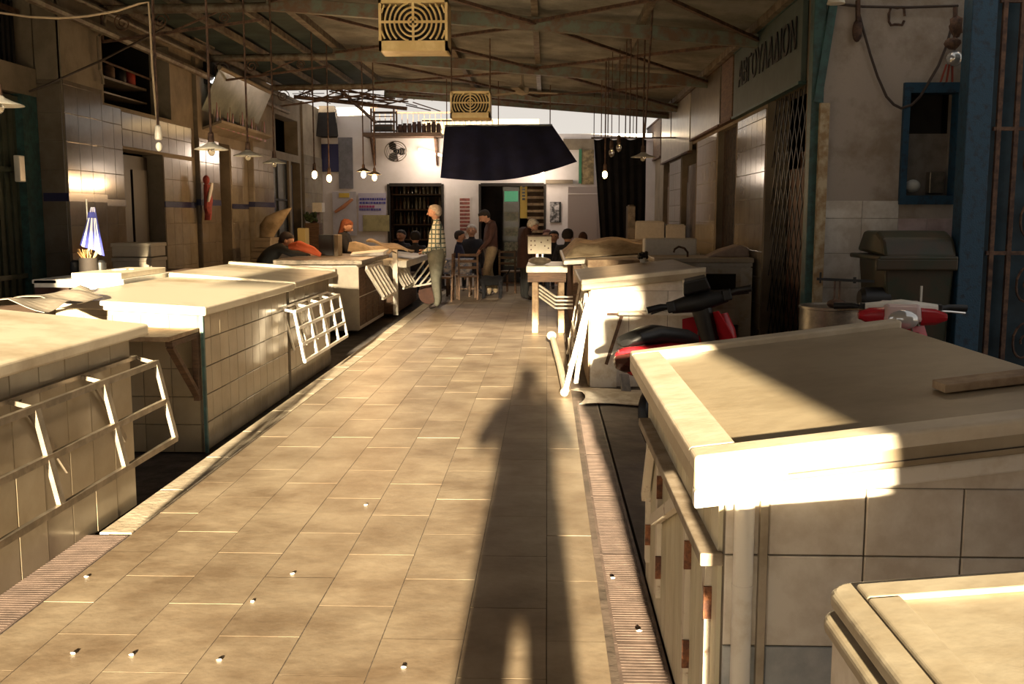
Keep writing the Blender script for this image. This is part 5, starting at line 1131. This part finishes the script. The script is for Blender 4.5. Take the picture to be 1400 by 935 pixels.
# ================================================================== PEOPLE
def person(label, loc, face, pose=None, top=None, legs=None, hair=(.1,.06,.04), hair_long=0, h=1.75, skin=M_skin, sleeves=True, coat=None, group=None, bulk=1.0, bald=False, seated=False, cap=None):
    t = thing('person', label, 'person', loc, group, face)
    s = h/1.75; P_ = {
     'pel': (0,0,.95,.15), 'wai': (0,.01,1.08,.15), 'che': (0,.0,1.30,.17), 'nb': (0,-.01,1.45,.075), 'nk': (0,0,1.52,.055), 'hd': (0,.025,1.60,.08), 'ht': (0,.02,1.69,.08), 'tp': (0,.01,1.74,.05)}
    for sg, n in ((-1, 'l'), (1, 'r')):
        P_.update({'sh'+n: (sg*.175,-.01,1.41,.08), 'el'+n: (sg*.24,-.03,1.13,.06), 'wr'+n: (sg*.24,.06,.88,.036), 'pa'+n: (sg*.235,.10,.82,.036), 'hp'+n: (sg*.09,0,.88,.118), 'kn'+n: (sg*.10,.02,.50,.083), 'an'+n: (sg*.10,-.02,.09,.06), 'to'+n: (sg*.12,.14,.035,.035)})
    if seated:
        for sg, n in ((-1, 'l'), (1, 'r')): P_.update({'hp'+n: (sg*.1,.02,.52,.10), 'kn'+n: (sg*.13,.42,.50,.068), 'an'+n: (sg*.13,.38,.09,.045), 'to'+n: (sg*.14,.54,.035,.035)})
        for k in ('pel','wai','che','nb','nk','hd','ht','tp','shl','shr','ell','elr','wrl','wrr','pal','par'): a = P_[k]; P_[k] = (a[0], a[1], a[2]-.42, a[3])
    if pose:
        for k, v in pose.items(): P_[k] = (*v, P_[k][3]) if len(v) == 3 else v
    E = [('pel','wai'),('wai','che'),('che','nb'),('nb','nk'),('nk','hd'),('hd','ht'),('ht','tp')]
    for n in 'lr': E += [('che','sh'+n),('sh'+n,'el'+n),('el'+n,'wr'+n),('wr'+n,'pa'+n),('pel','hp'+n),('hp'+n,'kn'+n),('kn'+n,'an'+n),('an'+n,'to'+n)]
    # fingers
    for sg, n in ((-1, 'l'), (1, 'r')):
        wv = Vector(P_['wr'+n][:3]); pv = Vector(P_['pa'+n][:3]); d = (pv-wv).normalized(); side = d.cross(Vector((0,0,1))) if abs(d.z) < .9 else Vector((0,1,0)); side.normalize()
        cu = d.cross(side).normalized()
        for k, (o_, L_) in enumerate(((-.027,.060),(-.009,.07),(.009,.066),(.027,.052))):
            a = pv+side*o_+d*.028; b_ = a+d*L_*.55; c_ = b_+d*L_*.35+cu*L_*.4
            for q_, v_ in (('f%s%da' % (n,k), a), ('f%s%db' % (n,k), b_), ('f%s%dc' % (n,k), c_)): P_[q_] = (*v_, .0085)
            E += [('pa'+n, 'f%s%da' % (n,k)), ('f%s%da' % (n,k), 'f%s%db' % (n,k)), ('f%s%db' % (n,k), 'f%s%dc' % (n,k))]
        a = pv-side*.035-d*.01; b_ = a-side*.02+d*.035
        P_['th%sa' % n] = (*a, .011); P_['th%sb' % n] = (*b_, .009); E += [('pa'+n, 'th%sa' % n), ('th%sa' % n, 'th%sb' % n)]
    ks = list(P_); idx = {k: i for i, k in enumerate(ks)}
    me = bpy.data.meshes.new('sk'); me.from_pydata([tuple(c*s for c in P_[k][:3]) for k in ks], [(idx[a], idx[b]) for a, b in E], [])
    o = bpy.data.objects.new('sk', me); COL.objects.link(o); m_ = o.modifiers.new('s', 'SKIN'); m_.use_smooth_shade = True
    for i, k in enumerate(ks):
        sv_ = me.skin_vertices[0].data[i]; r = P_[k][3]*s*(bulk if k in ('pel','wai','che','hpl','hpr') else 1)
        sv_.radius = (r*(1.12 if k in ('che','wai','pel') else 1), r*(1.0 if k in ('che','wai') else 1)); sv_.use_root = (k == 'pel')
    sb = o.modifiers.new('b', 'SUBSURF'); sb.levels = 1; sb.render_levels = 1
    dg = bpy.context.evaluated_depsgraph_get(); m2 = bpy.data.meshes.new_from_object(o.evaluated_get(dg)); bpy.data.objects.remove(o); m2.name = 'body'
    ms = [skin, top, legs, M_shoe]; m2.materials.clear()
    for x in ms: m2.materials.append(x)
    seg = []
    for a, b_ in E:
        if a[:2] in ('pa', 'wr') or a[0] == 'f' or a[:2] == 'th' or a in ('nk','hd','ht'): c_ = 0
        elif a == 'nb': c_ = 0
        elif a[:2] == 'el': c_ = 1 if sleeves else 0
        elif a[:2] in ('hp',) or a[:2] == 'kn' or (a == 'pel' and b_[:2] == 'hp'): c_ = 2
        elif a[:2] == 'an': c_ = 3
        elif a == 'pel': c_ = 1
        else: c_ = 1
        seg.append((Vector(P_[a][:3])*s, Vector(P_[b_][:3])*s, c_, (P_[a][3]+P_[b_][3])/2))
    for f in m2.polygons:
        c = Vector(f.center); best = 9; bi = 1
        for a, b_, ci, r in seg:
            ab = b_-a; u = max(0, min(1, (c-a).dot(ab)/max(1e-9, ab.length_squared))); dd = (c-(a+ab*u)).length-r*s*.8
            if dd < best: best = dd; bi = ci
        f.material_index = bi; f.use_smooth = True
    ob = bpy.data.objects.new('body', m2); COL.objects.link(ob); ob.parent = t
    hc = (Vector(P_['hd'][:3])+Vector(P_['ht'][:3]))/2*s; nkv = Vector(P_['nk'][:3])*s; up = (Vector(P_['tp'][:3])*s-nkv).normalized()
    fw = Vector((0,1,0)); fw = (fw-up*fw.dot(up)).normalized(); sd_ = fw.cross(up)
    s0 = s; s = s*1.2; hc = hc-up*.022*s0
    fx = lambda f_, s_, u_: hc+fw*f_*s+sd_*s_*s+up*u_*s
    b = MB(); b.loft([(fx(-.015,0,-.055), sd_*.06*s, fw*.055*s), (fx(0,0,-.03), sd_*.066*s, fw*.082*s), (fx(-.005,0,.03), sd_*.078*s, fw*.094*s), (fx(-.01,0,.07), sd_*.07*s, fw*.085*s), (fx(-.01,0,.10), sd_*.045*s, fw*.055*s)], 14, 2.2); b.build('head', skin, t, smooth=True, local=True)
    b = MB(); b.loft([(fx(.085,0,.02), sd_*.006*s, fw*.004*s), (fx(.10,0,-.015), sd_*.014*s, fw*.014*s), (fx(.085,0,-.022), sd_*.012*s, fw*.01*s)], 8, 2); b.build('nose', skin, t, smooth=True, local=True)
    for q_ in (-1, 1):
        b = MB(); b.ball(fx(.078, q_*.03, .018), .010*s, .008*s, .008*s, 8, 6); b.build('eye', M_black, t, smooth=True, local=True)
        b = MB(); b.ball(fx(-.01, q_*.08, .0), .012*s, .02*s, .032*s, 8, 6); b.build('ear', skin, t, smooth=True, local=True)
    b = MB(); b.bar(fx(.083, -.022, -.045), fx(.083, .022, -.045), .006*s, .008*s); b.build('mouth', mat('lips', (.32, .12, .1), .6), t, local=True)
    if not bald:
        hm = mat('hair_%d_%d_%d' % tuple(int(c*100) for c in hair), hair, .8, var=.35, scale=30)
        b = MB(); secs = [(fx(-.05,0,-.04-hair_long), sd_*(.055+hair_long*.2)*s, fw*.035*s), (fx(-.045,0,-.01), sd_*.088*s, fw*.058*s), (fx(-.035,0,.035), sd_*.092*s, fw*.075*s), (fx(-.015,0,.07), sd_*.086*s, fw*.092*s), (fx(-.01,0,.105), sd_*.062*s, fw*.072*s), (fx(-.01,0,.122), sd_*.02*s, fw*.025*s)]
        b.loft(secs, 14, 2.1); b.build('hair', hm, t, smooth=True, local=True)
    s = s0
    if coat:
        z0c, r0, m3 = coat; pw = Vector(P_['pel'][:3])*s; cw = Vector(P_['che'][:3])*s
        b = MB(); b.loft([(Vector((pw.x, pw.y, z0c)), Vector((r0*.5, 0, 0)), Vector((0, r0*.42, 0))), (Vector((pw.x, pw.y, z0c+.01)), Vector((r0, 0, 0)), Vector((0, r0*.75, 0))), (pw, Vector((r0*.95, 0, 0)), Vector((0, r0*.72, 0))), (Vector(P_['wai'][:3])*s, Vector((.185*bulk, 0, 0)), Vector((0, .13*bulk, 0))), (cw, Vector((.215*bulk, 0, 0)), Vector((0, .145*bulk, 0))), (cw+Vector((0,0,.13*s)), Vector((.12, 0, 0)), Vector((0, .09, 0)))], 18, 2.3); b.build('coat', m3, t, smooth=True, local=True)
    return t
C = lambda n, c: mat(n, c, .9, var=.25, scale=12)
W_ = Vector
# the photographer, behind the camera, who casts the long shadow
PH = person('standing photographer in a long dark coat behind the camera, casting the long shadow', (-.05, -.30, 0), 0,
    {'shl': (-.19,-.01,1.42,.085), 'shr': (.19,-.01,1.42,.085), 'hpl': (-.11,0,.88,.12), 'hpr': (.11,0,.88,.12), 'knl': (-.13,.02,.5,.095), 'knr': (.13,.02,.5,.095), 'anl': (-.14,-.02,.09,.07), 'anr': (.14,-.02,.09,.07), 'ell': (-.33,.0,1.15,.075), 'wrl': (-.14,.20,1.44), 'pal': (-.08,.235,1.50), 'elr': (.33,.0,1.15,.075), 'wrr': (.18,.20,1.44), 'par': (.13,.235,1.50), 'tp': (0,.01,1.75)}, C('dark_coat', (.03,.03,.035)), C('dark_trousers', (.03,.03,.03)), hair=(.05,.03,.02), coat=(.66, .20, C('dark_coat', (0,0,0))), h=1.74, bulk=1.1)
cmr = thing('hand_camera', 'small black camera held at the photographer\'s eye', 'camera', (0, -.09, 1.57))
b = MB(); b.box(-.065, .065, -.10, -.055, 1.555, 1.64); b.build('camera_body', M_black, cmr, bevel=.006)
b = MB(); b.lathe([(.03, -.055), (.03, -.03), (.027, -.03), (.02, -.05)], (0, 0, 1.6), 16, 'y'); b.build('lens_barrel', M_black, cmr, smooth=True)
person('grey haired man in checked shirt and grey trousers standing left of the aisle', (-1.90, 17.2, 0), PI/2,
    {'ell': (-.25,-.05,1.12), 'wrl': (-.14,.20,.97), 'pal': (-.08,.24,.96), 'elr': (.25,-.05,1.12), 'wrr': (.14,.20,.97), 'par': (.08,.24,.99), 'hd': (0,.04,1.60), 'ht': (0,.035,1.69)}, plaid(), C('grey_trousers', (.20,.20,.16)), hair=(.5,.42,.35), h=1.78, bulk=1.34)
person('man in a brown sweater and beige trousers looking down near the second doorway', (-1.12, 19.9, 0), PI/2+.3,
    {'tp': (0,.17,1.66), 'ht': (0,.15,1.62), 'hd': (0,.12,1.55), 'nk': (0,.06,1.49), 'ell': (-.24,.08,1.12), 'wrl': (-.2,.26,.95), 'pal': (-.2,.30,.9), 'wrr': (.22,.16,.9), 'par': (.22,.2,.84), 'knl': (-.1,.12,.52), 'anl': (-.1,.05,.09), 'tol': (-.12,.2,.035), 'anr': (.1,-.14,.1), 'tor': (.12,0,.035)}, C('brown_sweater', (.10,.045,.04)), C('beige_trousers', (.36,.28,.18)), hair=(.03,.02,.015), h=1.76)
person('white haired person in a dark brown coat walking past the slab table', (-.42, 19.0, 0), -PI/2+.3,
    {'tp': (0,.20,1.58), 'ht': (0,.19,1.54), 'hd': (0,.16,1.47), 'nk': (0,.10,1.40), 'nb': (0,.06,1.36), 'che': (0,.03,1.24)}, C('dark_brown_coat', (.05,.02,.015)), C('black_trousers', (.02,.02,.02)), hair=(.75,.70,.6), h=1.66, coat=(.62, .2, C('dark_brown_coat', (0,0,0))))
person('person in black bending over the grey white box counter with an orange sleeve', (-4.35, 15.1, -.07), -PI/2+.2,
    {'wai': (0,.10,1.05), 'che': (0,.22,1.16), 'nb': (0,.30,1.22), 'nk': (0,.34,1.25), 'hd': (0,.38,1.30), 'ht': (0,.40,1.36), 'tp': (0,.40,1.41), 'shl': (-.17,.28,1.22), 'shr': (.17,.28,1.22), 'ell': (-.2,.48,1.12), 'wrl': (-.15,.68,1.10), 'pal': (-.13,.74,1.09), 'elr': (.2,.48,1.12), 'wrr': (.15,.70,1.10), 'par': (.14,.76,1.09)}, C('black_jacket', (.015,.015,.015)), C('black_trousers', (.02,.02,.02)), hair=(.03,.02,.02), h=1.72, bulk=1.15)
b = MB(); b.tube([(-3.80, 14.7, 1.15), (-3.65, 14.6, 1.17), (-3.45, 14.6, 1.10), (-3.33, 14.6, 1.03)], [.05, .075, .06, .03], 12); tag(b.build('orange_cloth', mat('orange_red_cloth', (.55,.10,.03), .8), None, smooth=True), 'bright orange red cloth on the counter beside the bending person', 'cloth')
person('woman with reddish hair in a black top behind the low table', (-3.48, 17.1, -.07), -PI/2,
    {'tp': (0,.06,1.66), 'ht': (0,.05,1.62), 'hd': (0,.05,1.54), 'ell': (-.22,.1,1.1), 'wrl': (-.1,.3,1.1), 'pal': (-.05,.34,1.12), 'elr': (.22,.1,1.1), 'wrr': (.1,.3,1.1), 'par': (.05,.34,1.1)}, C('black_top', (.02,.02,.025)), C('jeans', (.05,.09,.16)), hair=(.22,.06,.02), hair_long=.10, h=1.66, sleeves=False)
def seat_p(label, px, py, y, face, top, legs, hair, h=1.7, zt=None):
    c = onY(px, py, y); return person(label, (c.x, y, 0), face, None, top, legs, hair=hair, seated=True, h=h)
dk = C('dark_clothes', (.03,.03,.04))
seat_p('seated person in navy with dark hair at the cafe table, left of the price list', 628, 340, 20.6, -PI/2, C('navy_top', (.02,.025,.07)), dk, (.03,.02,.02))
seat_p('seated grey haired man in black leaning at the cafe table under the price list', 645, 340, 21.7, PI, dk, dk, (.5,.48,.46), 1.85)
seat_p('seated dark haired person by the first doorway, behind the low table', 549, 340, 21.6, PI-.4, dk, dk, (.02,.015,.015))
seat_p('seated person in dark blue in front of the first doorway, nearer the standing man', 568, 340, 19.9, .3, dk, C('blue_jeans', (.06,.1,.2)), (.02,.015,.015))
seat_p('seated person in a reddish top right of the white haired person', 748, 340, 22.3, PI, C('reddish_top', (.25,.06,.06)), dk, (.12,.04,.03))
seat_p('seated dark haired person before the small picture, left of two', 757, 340, 20.6, PI, dk, dk, (.02,.015,.015))
seat_p('seated dark haired person before the pale lilac panel, right of two', 776, 340, 18.7, -.2, dk, dk, (.02,.015,.015), 1.78)
b = MB(); c = onY(797, 325, 19.5); b.ball((c.x, 19.5, c.z), .09, .06, .12, 12, 8); b.tube([(c.x-.02, 19.5, c.z-.1), (c.x-.03, 19.5, c.z-.3)], .05, 8); b.tube([(c.x-.03, 19.5, c.z-.3), (c.x-.03, 19.5, 0)], .03, 8); tag(b.build('red_bust', M_terra, None, smooth=True), 'dark red rounded figure beside the seated pair on the right', 'figure')
# cafe table and chairs
ct = thing('cafe_table', 'small cafe table with a blue and white cloth under the price list', 'table', (-1.75, 20.1, 0))
b = MB(); b.box(-2.05, -1.5, 19.85, 20.4, .72, .74); b.build('top', M_wood, ct)
M_chk = mat('blue_white_cloth', (.55, .55, .6), .9, col2=(.1, .15, .3), scale=14)
b = MB(); b.box(-2.06, -1.49, 19.84, 20.41, .74, .748); b.box(-2.06, -1.49, 19.835, 19.842, .45, .745); b.box(-2.066, -2.06, 19.84, 20.41, .45, .745); b.build('cloth', M_chk, ct)
for x in (-2.0, -1.55):
    for y in (19.9, 20.35): b = MB(); b.bar((x, y, 0), (x, y, .72), .04); b.build('leg', M_wood, ct)
def chair(label, x, y, rz):
    t = thing('cafe_chair', label, 'chair', (x, y, 0), 'wooden cafe chairs', rz)
    b = MB(); b.box(-.2, .2, -.2, .2, .43, .46); b.build('seat', M_wood, t, local=True)
    for u in (-.18, .18):
        b = MB(); b.bar((u, .18, 0), (u, .18, .43), .035); b.build('leg', M_wood, t, local=True)
        b = MB(); b.bar((u, -.18, 0), (u, -.21, .9), .035); b.build('leg', M_wood, t, local=True)
    for z in (.62, .74, .86): b = MB(); b.bar((-.18, -.2, z), (.18, -.2, z), .02, .05); b.build('back_slat', M_wood, t, local=True)
    b = MB(); b.bar((-.18, 0, .2), (.18, 0, .2), .02); b.build('stretcher', M_wood, t, local=True)
    return t
chair('empty wooden cafe chair directly right of the standing man in the checked shirt', -1.98, 18.9, PI/2)
chair('wooden cafe chair left of the brown sweater man, by the blue and white cloth', -1.55, 19.3, 0.2)
chair('wooden cafe chair in shadow behind the brown sweater man', -.75, 21.0, -.4)
chair('wooden cafe chair beside the white haired person', -.25, 20.2, -PI/2)
mt_ = thing('cafe_table', 'dark cafe table in front of the seated pair on the right', 'table', (.55, 20.7, 0))
b = MB(); b.box(.32, .85, 20.45, 21.0, .7, .73); b.build('top', M_wood, mt_); b = MB(); b.box(.55, .61, 20.7, 20.76, 0, .7); b.build('leg', M_rust, mt_)
dg_ = thing('crouching_dog', 'black dog standing at the feet of the brown sweater man', 'dog', (-1.05, 19.2, 0))
b = MB(); b.loft([(W_((-1.3, 19.25, .36)), W_((0,.05,0)), W_((0,0,.05))), (W_((-1.2, 19.25, .36)), W_((0,.09,0)), W_((0,0,.11))), (W_((-1.05, 19.25, .36)), W_((0,.08,0)), W_((0,0,.09))), (W_((-.92, 19.25, .37)), W_((0,.09,0)), W_((0,0,.10))), (W_((-.85, 19.25, .38)), W_((0,.05,0)), W_((0,0,.05)))], 12, 2)
b.loft([(W_((-1.25, 19.25, .40)), W_((.05,0,0)), W_((0,.05,0))), (W_((-1.33, 19.25, .50)), W_((.045,0,0)), W_((0,.045,0))), (W_((-1.37, 19.25, .54)), W_((.06,0,.0)), W_((0,.05,0))), (W_((-1.46, 19.25, .52)), W_((.03,0,0)), W_((0,.03,0)))], 10, 2)
for x, y in ((-1.24, 19.2), (-1.22, 19.3), (-.9, 19.2), (-.92, 19.3)): b.tube([(x, y, .34), (x+.02, y, .18), (x, y, .02)], [.045, .028, .022], 8)
b.tube([(-.86, 19.25, .42), (-.76, 19.25, .5), (-.7, 19.25, .6)], [.02, .015, .008], 6)
b.build('body', M_blackc, dg_, smooth=True)

# small litter and shells on the paving
for k, (px, py) in enumerate(((400, 784-0), (118, 788), (838, 790), (874, 862), (345, 822), (100, 893), (180, 895), (552, 912), (300, 902), (500, 690))):
    c = onZ(px, py if py > 500 else 600, .004); b = MB(); b.ball((c.x, c.y, .004), .010, .007, .004, 8, 5, .25); tag(b.build('pebble', M_paper, None), 'tiny pale chip of litter on the sunlit paving', 'litter', 'chips of litter on the floor')
